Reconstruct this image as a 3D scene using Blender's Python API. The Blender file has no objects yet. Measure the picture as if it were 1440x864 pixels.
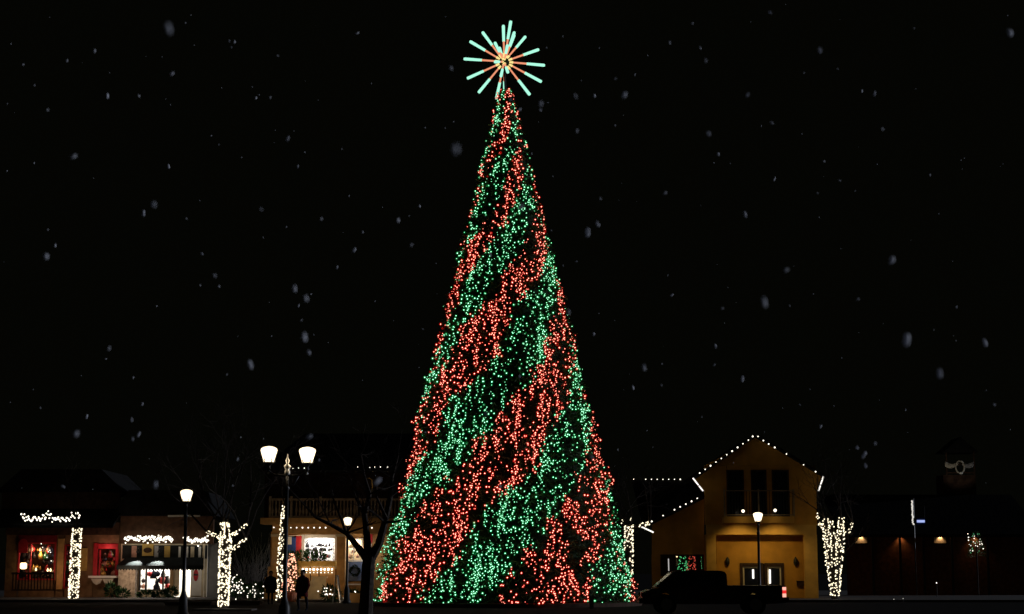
import bpy, bmesh, math, random
from mathutils import Vector, Matrix, noise
random.seed(7)
R = math.radians
sc = bpy.context.scene
COL = sc.collection

# ------------------------------------------------------------------ camera
FPX, CX, CY, HOR, CAMH = 2365.0, 720.0, 432.0, 805.0, 1.6
PITCH = math.atan((HOR - CY) / FPX)
cp, sp = math.cos(PITCH), math.sin(PITCH)
cam = bpy.data.cameras.new('camera'); camo = bpy.data.objects.new('camera', cam); COL.objects.link(camo)
camo.location = (0, 0, CAMH); camo.rotation_euler = (R(90) + PITCH, 0, 0)
cam.sensor_width = 36; cam.lens = 36 * FPX / 1440; cam.clip_end = 2000; cam.clip_start = 0.1
cam.dof.use_dof = True; cam.dof.focus_distance = 84; cam.dof.aperture_fstop = 7.0
sc.camera = camo

def W(px, py, D):
    """a point of the place that stands D metres in front of the camera"""
    u = (px - CX) / FPX; v = (CY - py) / FPX
    k = D / (cp - v * sp)
    return Vector((u * k, D, CAMH + (sp + v * cp) * k))
def PR(x0, y0, x1, y1, D):
    ym = (y0 + y1) / 2
    return W(x0, ym, D).x, W(x1, ym, D).x, W(x0, y1, D).z, W(x0, y0, D).z

# ------------------------------------------------------------------ materials
def newmat(name):
    m = bpy.data.materials.new(name); m.use_nodes = True
    nt = m.node_tree; nt.nodes.clear()
    out = nt.nodes.new('ShaderNodeOutputMaterial')
    return m, nt, out
def mat(name, col, rough=0.7, var=0.35, scale=6.0, bump=0.15, metal=0.0, spec=0.3, col2=None):
    m, nt, out = newmat(name)
    b = nt.nodes.new('ShaderNodeBsdfPrincipled'); nt.links.new(b.outputs[0], out.inputs[0])
    tc = nt.nodes.new('ShaderNodeTexCoord')
    n = nt.nodes.new('ShaderNodeTexNoise'); n.inputs['Scale'].default_value = scale; n.inputs['Detail'].default_value = 6
    nt.links.new(tc.outputs['Object'], n.inputs['Vector'])
    r = nt.nodes.new('ShaderNodeValToRGB')
    c2 = col2 or tuple(min(1, c * (1 + var)) for c in col)
    c1 = tuple(c * (1 - var) for c in col)
    r.color_ramp.elements[0].position = .32; r.color_ramp.elements[1].position = .68
    r.color_ramp.elements[0].color = (*c1, 1); r.color_ramp.elements[1].color = (*c2, 1)
    nt.links.new(n.outputs['Fac'], r.inputs[0]); nt.links.new(r.outputs[0], b.inputs['Base Color'])
    b.inputs['Roughness'].default_value = rough; b.inputs['Metallic'].default_value = metal
    b.inputs['Specular IOR Level'].default_value = spec
    if bump:
        bp = nt.nodes.new('ShaderNodeBump'); bp.inputs['Strength'].default_value = bump; bp.inputs['Distance'].default_value = 0.02
        nt.links.new(n.outputs['Fac'], bp.inputs['Height']); nt.links.new(bp.outputs[0], b.inputs['Normal'])
    return m
def brickmat(name, c1, c2, mortar, scale=1.0, bw=0.5, rh=0.25):
    m, nt, out = newmat(name)
    b = nt.nodes.new('ShaderNodeBsdfPrincipled'); nt.links.new(b.outputs[0], out.inputs[0])
    tc = nt.nodes.new('ShaderNodeTexCoord'); mp = nt.nodes.new('ShaderNodeMapping'); mp.inputs['Rotation'].default_value = (R(90), 0, 0)
    k = nt.nodes.new('ShaderNodeTexBrick'); k.inputs['Scale'].default_value = scale
    k.inputs['Color1'].default_value = (*c1, 1); k.inputs['Color2'].default_value = (*c2, 1); k.inputs['Mortar'].default_value = (*mortar, 1)
    k.inputs['Brick Width'].default_value = bw; k.inputs['Row Height'].default_value = rh
    nt.links.new(tc.outputs['Object'], mp.inputs[0]); nt.links.new(mp.outputs[0], k.inputs['Vector']); nt.links.new(k.outputs['Color'], b.inputs['Base Color'])
    b.inputs['Roughness'].default_value = .85
    return m
def emit(name, col, s):
    m, nt, out = newmat(name)
    e = nt.nodes.new('ShaderNodeEmission'); e.inputs[0].default_value = (*col, 1); e.inputs[1].default_value = s
    nt.links.new(e.outputs[0], out.inputs[0]); return m

M = dict(
    asphalt=mat('asphalt', (.018, .0165, .015), .95, .5, 1.5, .3, spec=.03),
    paving=brickmat('paving', (.035, .024, .018), (.026, .018, .014), (.012, .011, .01), 4),
    kerb=mat('kerb_stone', (.07, .062, .055), .8, .3, 3),
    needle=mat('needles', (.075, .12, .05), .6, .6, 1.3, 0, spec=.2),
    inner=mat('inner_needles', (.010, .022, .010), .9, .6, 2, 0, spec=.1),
    bark=mat('bark', (.045, .036, .03), .9, .5, 9, .5, spec=.1),
    wire=mat('wire', (.01, .02, .012), .7, .2, 9, 0, spec=.2),
    black=mat('black_iron', (.018, .018, .018), .45, .3, 12, .1, spec=.4),
    pale_metal=mat('pale_metal', (.70, .69, .65), .35, .1, 20, .05, metal=.15),
    roof=mat('roof_shingle', (.010, .010, .010), .9, .5, 5, .4, spec=.1),
    brown=mat('brown_clapboard', (.085, .045, .026), .8, .3, 3, .2, spec=.1),
    darkwood=mat('dark_wood', (.05, .028, .018), .8, .4, 4, .2, spec=.1),
    tan=mat('tan_paint', (.42, .28, .14), .7, .2, 3, .1, spec=.2),
    shop_brown=mat('shop_brown_paint', (.20, .115, .06), .75, .25, 3, .1, spec=.15),
    shop_room=mat('shop_room_paint', (.16, .075, .045), .8, .5, 4, .1, spec=.1),
    deep_red=mat('deep_red_paint', (.16, .008, .012), .6, .3, 4, .05),
    porch_tan=mat('porch_tan_paint', (.50, .29, .11), .7, .2, 3, .1, spec=.2),
    balcony=mat('balcony_paint', (.30, .23, .17), .8, .3, 3, .1, spec=.1),
    cream=mat('cream_paint', (.62, .52, .36), .7, .15, 3, .1, spec=.2),
    white=mat('white_paint', (.78, .77, .73), .6, .08, 3, .05, spec=.2),
    grey=mat('grey_wall', (.30, .30, .31), .8, .15, 2, .1, spec=.1),
    red=mat('red_paint', (.42, .02, .03), .5, .2, 4, .05),
    blue=mat('blue_paint', (.03, .07, .28), .6, .2, 4, .05),
    steel_blue=mat('steel_blue_paint', (.14, .20, .38), .6, .2, 4, .05),
    yellow=mat('yellow_stucco', (.56, .27, .045), .85, .14, 1.6, .25, spec=.1),
    yellow_trim=mat('yellow_trim', (.60, .33, .075), .75, .12, 2, .1, spec=.15),
    stone=mat('pale_stone', (.40, .32, .25), .9, .4, 5, .5, spec=.1),
    brick=brickmat('garden_brick', (.10, .045, .03), (.07, .035, .025), (.06, .05, .045), 3),
    hedge=mat('hedge_leaves', (.02, .035, .018), .9, .5, 3, 0, spec=.05),
    bush=mat('bush_leaves', (.025, .06, .02), .8, .6, 3, 0, spec=.1),
    glass=mat('dark_glass', (.012, .014, .02), .12, .2, 2, 0, spec=.5),
    fabric=mat('black_canvas', (.02, .022, .022), .9, .3, 5, .1, spec=.05),
    pale_fabric=mat('pale_fabric', (.5, .46, .38), .9, .2, 4, .1, spec=.05),
    yellow_ochre=mat('ochre_paint', (.45, .30, .08), .7, .2, 4, .1),
    pink=mat('pink_paint', (.5, .27, .2), .7, .3, 4, .1),
    skin=mat('skin', (.45, .27, .19), .6, .1, 10, 0),
    coat=mat('dark_coat', (.016, .017, .024), .9, .3, 12, .2, spec=.05),
    red_coat=mat('maroon_coat', (.09, .012, .012), .9, .3, 12, .2, spec=.05),
    hair=mat('dark_hair', (.02, .013, .008), .6, .3, 30, .2),
    wood_wall=mat('wooden_wall', (.14, .055, .022), .8, .35, 4, .2, spec=.1),
    terracotta=mat('terracotta', (.35, .14, .07), .8, .25, 5, .2),
    ornament_red=mat('ornament_red', (.5, .03, .03), .35, .2, 5, 0, spec=.5),
    ornament_green=mat('ornament_green', (.03, .16, .06), .35, .2, 5, 0, spec=.5),
    ornament_dark=mat('ornament_dark', (.03, .025, .03), .5, .3, 5, 0),
    ornament_gold=mat('ornament_gold', (.6, .38, .1), .3, .2, 5, 0, metal=.5),
)
E = dict(
    red=emit('red_led', (1, .38, .26), 11.5),
    green=emit('green_led', (.42, 1, .64), 8),
    warm=emit('warm_white_led', (1, .86, .58), 2.1),
    white=emit('white_led', (1, .92, .76), 2.4),
    pinkish=emit('rose_led', (1, .42, .26), 2.6),
    mint=emit('mint_led', (.38, .92, .68), 1.2),
    amber=emit('amber_led', (.92, .33, .18), 1.0),
    lemon=emit('pale_yellow_led', (.95, .72, .26), 1.15),
    
    tube=emit('strip_light', (1, .93, .84), 1.6),
    window=emit('lit_fixture', (1, .93, .80), 6),
    flood=emit('flood_glow', (1, .86, .66), 2.2),
    bluewhite=emit('blue_white_sign', (.45, .55, 1), .9),
    redlamp=emit('red_lantern_glow', (.9, .03, .03), 1.0),
    rosewhite=emit('rose_white_glow', (1, .42, .32), 1.3),
    candle=emit('candle_glow', (1, .70, .35), 3),
)
def glass_or_halo(name, col, s, fac):
    m, nt, out = newmat(name)
    e = nt.nodes.new('ShaderNodeEmission'); e.inputs[0].default_value = (*col, 1); e.inputs[1].default_value = s
    t = nt.nodes.new('ShaderNodeBsdfTransparent'); mx = nt.nodes.new('ShaderNodeMixShader'); mx.inputs[0].default_value = fac
    nt.links.new(t.outputs[0], mx.inputs[1]); nt.links.new(e.outputs[0], mx.inputs[2]); nt.links.new(mx.outputs[0], out.inputs[0]); return m
SHELL = {'red_led': glass_or_halo('red_glass_halo', (1, .012, .010), .5, .5), 'green_led': glass_or_halo('green_glass_halo', (.008, 1, .20), .2, .5)}  # oversized glass shells also paint the halo round each bulb
E['lamp'] = glass_or_halo('lamp_glass_glow', (1, .80, .52), 2.9, .6)
# snow: light passes through the flake
m, nt, out = newmat('snow'); d = nt.nodes.new('ShaderNodeBsdfDiffuse'); t = nt.nodes.new('ShaderNodeBsdfTranslucent'); mx = nt.nodes.new('ShaderNodeMixShader')
d.inputs[0].default_value = (.86, .88, .95, 1); t.inputs[0].default_value = (.86, .88, .95, 1); mx.inputs[0].default_value = .25
nt.links.new(d.outputs[0], mx.inputs[1]); nt.links.new(t.outputs[0], mx.inputs[2]); nt.links.new(mx.outputs[0], out.inputs[0]); M['snow'] = m

# ------------------------------------------------------------------ mesh helpers
class MB:
    def __init__(s): s.v = []; s.f = []
    def add(s, vs, fs):
        b = len(s.v); s.v += [Vector(v) for v in vs]; s.f += [tuple(b + i for i in f) for f in fs]; return s
    def box(s, x0, x1, y0, y1, z0, z1):
        return s.add([(x0,y0,z0),(x1,y0,z0),(x1,y1,z0),(x0,y1,z0),(x0,y0,z1),(x1,y0,z1),(x1,y1,z1),(x0,y1,z1)],
                     [(0,3,2,1),(4,5,6,7),(0,1,5,4),(1,2,6,5),(2,3,7,6),(3,0,4,7)])
    def pr(s, x0, y0, x1, y1, D, th=.1):
        a, b, c, d = PR(x0, y0, x1, y1, D); return s.box(a, b, D, D + th, c, d)
    def tube(s, pts, rad, n=6):
        pts = [Vector(p) for p in pts]
        if not hasattr(rad, '__len__'): rad = [rad] * len(pts)
        rings = []; up = None
        for i, p in enumerate(pts):
            t = (pts[min(i + 1, len(pts) - 1)] - pts[max(i - 1, 0)])
            if t.length < 1e-7: t = Vector((0, 0, 1))
            t.normalize()
            if up is None: up = t.orthogonal()
            a = (up - t * up.dot(t)); a = a.normalized() if a.length > 1e-5 else t.orthogonal().normalized(); up = a
            bb = t.cross(a)
            rings.append([p + (a * math.cos(2*math.pi*k/n) + bb * math.sin(2*math.pi*k/n)) * rad[i] for k in range(n)])
        vs = [v for r in rings for v in r]; fs = []
        for i in range(len(pts) - 1):
            for k in range(n):
                fs.append((i*n+k, i*n+(k+1)%n, (i+1)*n+(k+1)%n, (i+1)*n+k))
        fs.append(tuple(reversed(range(n)))); fs.append(tuple((len(pts)-1)*n + k for k in range(n)))
        return s.add(vs, fs)
    def lathe(s, c, prof, n=12):
        c = Vector(c)
        return s.tube([c + Vector((0, 0, z)) for r, z in prof], [max(r, .0015) for r, z in prof], n)
    def ico(s, c, r, sub=0, sq=(1,1,1)):
        bm = bmesh.new(); bmesh.ops.create_icosphere(bm, subdivisions=sub + 1, radius=1)
        vs = [Vector((v.co.x*r*sq[0], v.co.y*r*sq[1], v.co.z*r*sq[2])) + Vector(c) for v in bm.verts]
        fs = [tuple(v.index for v in f.verts) for f in bm.faces]; bm.free()
        return s.add(vs, fs)
    def poly(s, pts, y0, y1):
        """upright prism from (x,z) outline"""
        n = len(pts)
        vs = [(x, y0, z) for x, z in pts] + [(x, y1, z) for x, z in pts]
        fs = [tuple(range(n)), tuple(reversed(range(n, 2*n)))] + [(i, i+n, (i+1)%n+n, (i+1)%n) for i in range(n)]
        return s.add(vs, fs)
    def leaf(s, p, d, L, w):
        d = Vector(d).normalized(); a = d.orthogonal().normalized(); a.rotate(Matrix.Rotation(random.uniform(0, 6.28), 3, d))
        p = Vector(p)
        return s.add([p - a*w*.5, p + a*w*.5, p + d*L*.6 + a*w*.4, p + d*L, p + d*L*.6 - a*w*.4], [(0,1,2,3,4)])
    def build(s, name, m, parent=None, smooth=False, kind=None):
        me = bpy.data.meshes.new(name)
        off = parent_world(parent) if parent else Vector()
        me.from_pydata([v - off for v in s.v], [], s.f); me.update()
        bm = bmesh.new(); bm.from_mesh(me); bmesh.ops.recalc_face_normals(bm, faces=bm.faces); bm.to_mesh(me); bm.free()
        me.materials.append(m)
        if smooth:
            for p in me.polygons: p.use_smooth = True
        o = bpy.data.objects.new(name, me); COL.objects.link(o)
        if parent: o.parent = parent
        if kind: o['kind'] = kind
        return o
def parent_world(p):
    v = Vector(p.location)
    while p.parent: p = p.parent; v += Vector(p.location)
    return v
def tag(o, label, cat, group=None):
    o['label'] = label; o['category'] = cat
    if group: o['group'] = group
    return o
def thing(name, loc, label, cat, group=None):
    o = bpy.data.objects.new(name, None); COL.objects.link(o); o.location = loc; o.empty_display_size = .2
    return tag(o, label, cat, group)
def copy_tree(o, parent=None):
    c = o.copy(); COL.objects.link(c)
    if parent: c.parent = parent
    for ch in list(o.children): copy_tree(ch, c)
    return c

_bulb = {}
def bulb_add(mb, c, r, m):
    core = .31 if int(r * 1e5) % 3 else .21
    if m.name in SHELL:
        mb.ico(c, r*core, 0); mb.cut = getattr(mb, 'cut', []) ; mb.cut.append((len(mb.f), 0)); mb.ico(c, r, 0); mb.cut.append((len(mb.f), 1))
    else: mb.ico(c, r, 0)
def bulb_finish(mb, name, m):
    me = bpy.data.meshes.new(name); me.from_pydata(mb.v, [], mb.f); me.materials.append(m)
    if m.name in SHELL:
        me.materials.append(SHELL[m.name]); a = 0
        for b, k in mb.cut:
            for i in range(a, b): me.polygons[i].material_index = k
            a = b
    return me
def bulb_mesh(m, r, stretch=1.0):
    k = (m.name, round(r, 4))
    if k not in _bulb:
        mb = MB(); bulb_add(mb, (0,0,0), r, m)
        _bulb[k] = bulb_finish(mb, 'light_bulb', m)
    return _bulb[k]
CAMP = Vector((0, 0, CAMH))
def light_string(label, pts, m, r, group=None, name='light_string', wire=True, front=None, maxd=99, jit=.3, cat='string lights', order=False):
    """a cable and its bulbs; pts may carry their outward direction in front(p) so the bulbs facing the lens are kept apart"""
    pts = [Vector(p) for p in pts]
    root = thing(name, pts[0], label, cat, group)
    if wire:
        mb = MB()
        if order:
            chain = [pts]
        else:
            left = pts[:]; chain = []; cur = [left.pop(0)]
            while left:
                j = min(range(len(left)), key=lambda i: (left[i] - cur[-1]).length_squared)
                q = left.pop(j)
                if (q - cur[-1]).length > maxd:
                    chain.append(cur); cur = []
                cur.append(q)
            chain.append(cur)
        for c in chain:
            if len(c) > 1: mb.tube([p + Vector((0, .02, 0)) for p in c], .008, 3)
        if mb.v: mb.build('cable', M['wire'], root)
    idx = list(range(len(pts))); random.shuffle(idx)
    if front: idx.sort(key=lambda i: 0 if front(pts[i]) else 1)
    sizes = [r * (1 - jit/2), r, r * (1 + jit/2)]
    if m.name in SHELL: sizes = [r*.5, r*.66, r*.8, r*.9, r, r*1.1, r*1.25]
    for i in idx[:100]:
        o = bpy.data.objects.new('light_bulb', bulb_mesh(m, random.choice(sizes)))
        COL.objects.link(o); o.parent = root; o.location = pts[i] - pts[0]
    if len(idx) > 100:
        mb = MB()
        for i in idx[100:]: bulb_add(mb, pts[i] - pts[0], random.choice(sizes), m)
        o = bpy.data.objects.new('light_bulbs', bulb_finish(mb, 'light_bulbs', m)); COL.objects.link(o); o.parent = root; o['kind'] = 'stuff'
    return root
def lamp_or_fill(kind, loc, energy, col, target=None, size=.3, spot=90, blend=.6):  # serves real lamps and added fill lights without a fixture
    l = bpy.data.lights.new('lamp_or_fill', kind); l.energy = energy; l.color = col
    if kind == 'AREA': l.size = size
    else: l.shadow_soft_size = size
    if kind == 'SPOT': l.spot_size = R(spot); l.spot_blend = blend
    o = bpy.data.objects.new('lamp_or_fill', l); COL.objects.link(o); o.location = loc
    if target is not None: o.rotation_euler = (Vector(target) - Vector(loc)).to_track_quat('-Z', 'Y').to_euler()
    return o

# ------------------------------------------------------------------ world, night sky and an added sun for the snowflakes
w = bpy.data.worlds.new('World'); sc.world = w; w.use_nodes = True
bg = w.node_tree.nodes['Background']; bg.inputs[0].default_value = (.0013, .00135, .0008, 1); bg.inputs[1].default_value = 1
sun = bpy.data.lights.new('flake_sun', 'SUN'); sun.energy = 1.25; sun.angle = R(2); sun.color = (.80, .86, 1)  # added sun from the side, makes the snowflakes show
suno = bpy.data.objects.new('flake_sun', sun); COL.objects.link(suno); suno.rotation_euler = Vector((-1, -.22, -.12)).to_track_quat('-Z', 'Y').to_euler()

# ------------------------------------------------------------------ ground
g = MB().add([(-900, -60, 0), (900, -60, 0), (900, 1500, 0), (-900, 1500, 0)], [(0,1,2,3)]).build('ground', M['asphalt']); g['kind'] = 'structure'
g = MB().box(-60, 60, 92.5, 140, 0, .12).build('pavement', M['paving']); g['kind'] = 'structure'
g = MB().box(-60, 60, 92.2, 92.49, 0, .124).build('kerb', M['kerb']); g['kind'] = 'structure'

# ------------------------------------------------------------------ the tall Christmas tree
TD = 84.0; AX = W(711, 700, TD).x
def zy(y): return W(709, y, TD).z
ZT, ZB = zy(126), zy(847)
def yz(z):
    return 126 + (ZT - z) / (ZT - ZB) * (847 - 126)
def Rz(z):
    return .28 + (ZT - z) / (ZT - ZB) * 6.12
def lump(th, z):
    return 1 + .09 * noise.noise(Vector((math.cos(th)*2.2, math.sin(th)*2.2, z*.75))) + .05 * noise.noise(Vector((math.cos(th)*7, math.sin(th)*7, z*2.2)))
def tp(th, z, k=1.0, out=0.0):
    r = Rz(z) * lump(th, z) * k + out
    return Vector((AX + r*math.sin(th), TD - r*math.cos(th), z))
tree = thing('christmas_tree', (AX, TD, 0), 'huge dark green conical Christmas tree wound with red and green lights', 'tree')
mb = MB()
for i in range(15000):
    z = ZB + (ZT - ZB) * (1 - math.sqrt(random.random()))
    th = random.uniform(-math.pi, math.pi)
    p = tp(th, z, random.uniform(.84, .985))
    o = Vector((math.sin(th), -math.cos(th), random.uniform(-.75, .25)))
    L = random.uniform(.22, .5) * (.55 + .45*min(1, Rz(z)/3))
    for k in range(4):
        dd = o + Vector((random.gauss(0,.45), random.gauss(0,.45), random.gauss(0,.35)))
        mb.leaf(p, dd, L*random.uniform(.6,1), .05)
mb.build('crown', M['needle'], tree)
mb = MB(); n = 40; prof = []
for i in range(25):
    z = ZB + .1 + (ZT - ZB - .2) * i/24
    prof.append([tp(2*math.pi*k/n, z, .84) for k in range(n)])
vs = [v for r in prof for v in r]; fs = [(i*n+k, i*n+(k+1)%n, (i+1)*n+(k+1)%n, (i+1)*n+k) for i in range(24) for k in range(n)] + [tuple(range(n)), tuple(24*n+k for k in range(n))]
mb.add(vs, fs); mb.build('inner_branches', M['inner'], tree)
MB().lathe((AX, TD, .1), [(.5, 0), (.45, .3), (.3, 1.2)], 12).build('trunk', M['bark'], tree)
MB().lathe((AX, TD, 0), [(6.7, 0), (6.7, .17), (6.55, .2)], 48).build('plinth', M['darkwood'], tree)

TH = [(120,172),(174,164),(218,130),(245,106),(287,86),(323,68),(370,40),(410,18),(425,10),(470,-12),(520,-25),(560,-45),(610,-65),(670,-83),(720,-103),(770,-120),(820,-135),(850,-143)]
def theta3(y):
    for (a, b), (c, d) in zip(TH, TH[1:]):
        if y <= c: return b + (d - b) * (y - a) / (c - a)
    return TH[-1][1]
bands = {}
def band_at(th, z):
    wob = 9 * noise.noise(Vector((th*1.6, z*.55, 3.3))) + 6 * noise.noise(Vector((th*5, z*1.2, 9)))
    return round(2 * (math.degrees(th) + wob - theta3(yz(z))) / 78.0)
def put(th, z, mnum=None):
    y = yz(z)
    if not (127 < y < 847): return
    if mnum is None: mnum = band_at(th + random.gauss(0, .018), z)
    # dark notches between the tiers of branches
    q = noise.noise(Vector((th*Rz(z)*1.5, z*.8, 1.7)))*.8 + noise.noise(Vector((th*Rz(z)*2.9, z*1.5, 5.1)))*.5
    if random.random() > .22 + .78*max(0, math.cos(th)): return
    if q < -.33 and random.random() < .85: return
    if q < -.14 and random.random() < .4: return
    bands.setdefault(mnum, []).append(tp(th, z, 1, random.uniform(-.12, .12)))
LIM = R(118)
nstr = 0
for i in range(900):                          # hanging strands
    z = ZB + (ZT - ZB) * (1 - math.sqrt(random.random())) + .8
    th = random.uniform(-LIM, LIM)
    n = random.randint(5, 17)
    dth = random.gauss(0, .05) / max(.5, Rz(z)); 
    own = band_at(th, z - .5)
    for k in range(n):
        rr = max(.4, Rz(z))
        if k % 5 == 4: own = band_at(th, z - .3)
        put(th + random.gauss(0, .065)/rr, z, own)
        z -= random.uniform(.09, .19); th += dth * .1 + random.gauss(0, .02)/rr
for i in range(5600):                         # loops between them
    z = ZB + (ZT - ZB) * (1 - math.sqrt(random.random()))
    put(random.uniform(-LIM, LIM), z)
for i in range(420):
    put(random.uniform(-LIM, LIM), ZT - 4.5*random.random()**1.3)
names = {-4: 'red lights just below the starburst topper', -3: 'green lights under the first red band below the star', -2: 'red', }
keys = [k for k in bands if len(bands[k]) > 60]
for k in list(bands):
    if k not in keys:
        j = min(keys, key=lambda q: (abs(q-k) + (10 if (q-k) % 2 else 0)))
        bands[j] += bands.pop(k)
BL = {
    -6: 'short red strands on the hidden left side of the tree tip',
    -5: 'short green strands at the left edge of the tree tip',
    -4: 'narrow band of red lights closest under the starburst',
    -3: 'narrow band of green lights between the two uppermost red bands',
    -2: 'band of red lights slanting across the upper third of the tall tree',
    -1: 'band of green lights slanting from right tip edge to left mid height',
    0: 'long band of red lights slanting across the middle of the tall tree',
    1: 'long band of green lights directly below the long middle red band',
    2: 'widest band of red lights running to the bottom left of the tall tree',
    3: 'widest band of green lights reaching the bottom centre of the tall tree',
    4: 'band of red lights reaching the bottom right of the tall tree',
    5: 'green lights filling the bottom right corner of the tall tree',
    6: 'red lights on the far right flank near the tree foot',
    7: 'green lights on the far right rear of the tree foot'}
for k in sorted(bands):
    light_string(BL.get(k, 'string of coloured lights on the flank of the tall tree'), bands[k], E['red'] if k % 2 == 0 else E['green'], .067,
                 'bands of lights wound round the Christmas tree', name='light_string', front=lambda p: p.y < TD - .25*abs(p.x - AX), maxd=99, jit=.7)

# star
SC = W(709, 87, TD - .2)
star = thing('starburst_topper', SC, 'glowing starburst of mint tipped orange rods on top of the tall tree', 'star')
ends = [(397,85,0),(447,90,1),(470,135,0),(545,152,0),(633,245,0),(672,362,0),(650,488,0),(573,572,0),(428,498,1),(350,552,0),(383,520,1),(405,530,0),(232,545,0),(345,435,1),(157,450,0),(135,318,0),(175,200,0),(345,310,1),(258,130,0),(370,185,0),(470,230,1),(425,330,1)]
for ex, ey, near in ends:
    dx, dz = (ex - 403) / 4.55 / 28.1, -(ey - 352) / 4.55 / 28.1
    L = 2.2; rr = min(.999, math.hypot(dx, dz) / L)
    d = Vector((dx, (-1 if near else 1) * L * math.sqrt(1 - rr*rr) * (1 if rr < .8 else .6), dz))
    k0, k1 = .22, .55
    rod = MB().tube([SC + d*k0, SC + d*k1], [.042, .05], 7).build('rod', E['amber'], star)
    MB().tube([SC + d*k1, SC + d*.97, SC + d], [.068, .08, .062], 8).build('rod_tip', E['mint'], rod)
    MB().tube([SC + d*.13, SC + d*k0], [.05, .065], 7).build('rod_root', E['lemon'], rod)
MB().ico(SC, .24, 1).build('hub', M['hedge'], star, True)
MB().tube([SC - Vector((0,0,.2)), Vector((AX, TD, ZT - .6))], .05, 8).build('mast', M['black'], star)

# ------------------------------------------------------------------ bare trees wrapped in warm lights
def bare_limb(mb, p, d, L, r, depth, spread=.6):
    pts = [Vector(p)]; rad = [r]; d = Vector(d).normalized()
    n = 4
    for i in range(n):
        d = (d + Vector((random.gauss(0,.12), random.gauss(0,.12), random.gauss(.03,.1)))).normalized()
        pts.append(pts[-1] + d * L / n); rad.append(r * (1 - .5*(i+1)/n))
    mb.tube(pts, rad, 5 if depth > 1 else 4)
    if depth > 0:
        for k in range(3 if depth > 1 else 4):
            q = pts[random.randint(2, n)]
            dd = (d + Vector((random.gauss(0, spread), random.gauss(0, spread), random.gauss(.1, spread*.7)))).normalized()
            bare_limb(mb, q, dd, L * random.uniform(.55, .75), max(.006, r*.45), depth - 1, spread)
def polylen(path):
    return sum((path[i+1][0] - path[i][0]).length for i in range(len(path)-1))
def on_path(path, t):
    tot = polylen(path); s = t*tot
    for (a, ra), (b, rb) in zip(path, path[1:]):
        l = (b - a).length
        if s <= l or b is path[-1][0]:
            k = min(1, s / max(l, 1e-6)); return a.lerp(b, k), ra + (rb - ra)*k, (b - a).normalized()
        s -= l
def wrapped_tree(label, slabel, D, trunk, stems, nb, r, mats, group, crown_h=2.2, sparse=None):
    """trunk and stems: lists of (px, py, half width px); nb: bulbs for each of them"""
    s = FPX / D
    paths = [[(W(a, b, D) + Vector((0, random.uniform(-.15,.15) if i else 0, 0)), c / s) for a, b, c in pth] for i, pth in enumerate([trunk] + stems)]
    base = Vector((paths[0][0][0].x, D, 0))
    t = thing('bare_tree', base, label, 'tree', 'bare trees with light wrapped trunks')
    p0 = [(base, paths[0][0][1]*1.1)] + paths[0]
    MB().tube([p for p, q in p0], [q*.8 for p, q in p0], 9).build('trunk', M['bark'], t)
    for pth in paths[1:]:
        MB().tube([p for p, q in pth], [q*.7 for p, q in pth], 7).build('limb', M['bark'], t)
    mb = MB()
    tops = [pth[-1] for pth in paths]
    for p, q in tops:
        for k in range(2):
            bare_limb(mb, p, (random.gauss(0,.5), random.gauss(0,.3), 1), crown_h*random.uniform(.7,1), .045, 3)
    mb.build('crown', M['bark'], t)
    pts = []
    for pth, n in zip(paths, nb):
        for i in range(n):
            u = random.random()
            if sparse and random.random() > sparse(u): continue
            p, rr, dd = on_path(pth, u)
            a = dd.orthogonal().normalized(); a.rotate(Matrix.Rotation(random.uniform(0, 6.283), 3, dd))
            pts.append(p + a * rr * random.uniform(.95, 1.1))
    light_string(slabel, pts, mats, r, group, front=lambda p: p.y < D)
G5 = 'warm white strings wrapped round bare trees'
wrapped_tree('bare tree wrapped in white lights in front of the red shop at far left', 'warm white lights wrapped tightly round the straight trunk before the red shop', 97,
    [(103,842,6.5),(105.5,790,6.5),(108.5,743,6)], [], [470], .040, E['warm'], G5)
wrapped_tree('bare tree wrapped in white lights with three lit boughs beside the grey wall', 'warm white lights on the forked trunk and three boughs beside the grey wall', 74,
    [(314,854,7),(315.5,800,7.5),(317,757,8)],
    [[(313,760,4),(313,735,3)],[(320,760,4),(319,735,3)],[(311,758,2),(302,753,2),(291,748,1.5)],[(325,754,2),(334,749,2),(348,737,1.2)],[(324,775,2.2),(335,767,2),(347,757,1.2)]],
    [430, 55, 55, 28, 28, 28], .034, E['warm'], G5, 3)
wrapped_tree('slim bare tree wrapped in white lights before the cottage porch', 'warm white lights on the slim trunk before the cottage porch', 92,
    [(394,844,5.5),(396,790,5.5),(399,735,4.5),(401,710,3.5)], [], [320], .040, E['warm'], G5, sparse=lambda u: 1 - .45*max(0, (u-.6)/.4))
wrapped_tree('bare tree wrapped in white lights peeping out at the right edge of the tall tree', 'warm white lights on the trunk and bough right beside the tall tree', 93,
    [(882,835,6),(884,790,6),(884,738,6)],
    [[(884,742,3),(899,740,3),(913,736,2)],[(880,740,2.5),(873,732,1.5)],[(886,738,2),(889,728,1)]], [330, 45, 12, 8], .038, E['warm'], G5, sparse=lambda u: .25 + .75*max(0, (u-.35)/.65))
wrapped_tree('bare forked tree wrapped in white lights at the right of the yellow house', 'warm white lights on the three stemmed tree right of the yellow house', 96,
    [(1174,838,6),(1174,815,8),(1173,795,10)],
    [[(1168,798,5.5),(1164,760,5.5),(1161,729,4)],[(1178,798,6),(1181,765,5.5),(1183,728,3.5)],[(1173,798,4),(1172,760,4),(1168,730,2)],[(1160,744,2.5),(1152,736,2),(1149,722,1.5)],[(1188,752,2.2),(1195,746,2),(1199,735,1.4)]],
    [130, 120, 130, 60, 22, 20], .037, E['warm'], G5)

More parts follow.
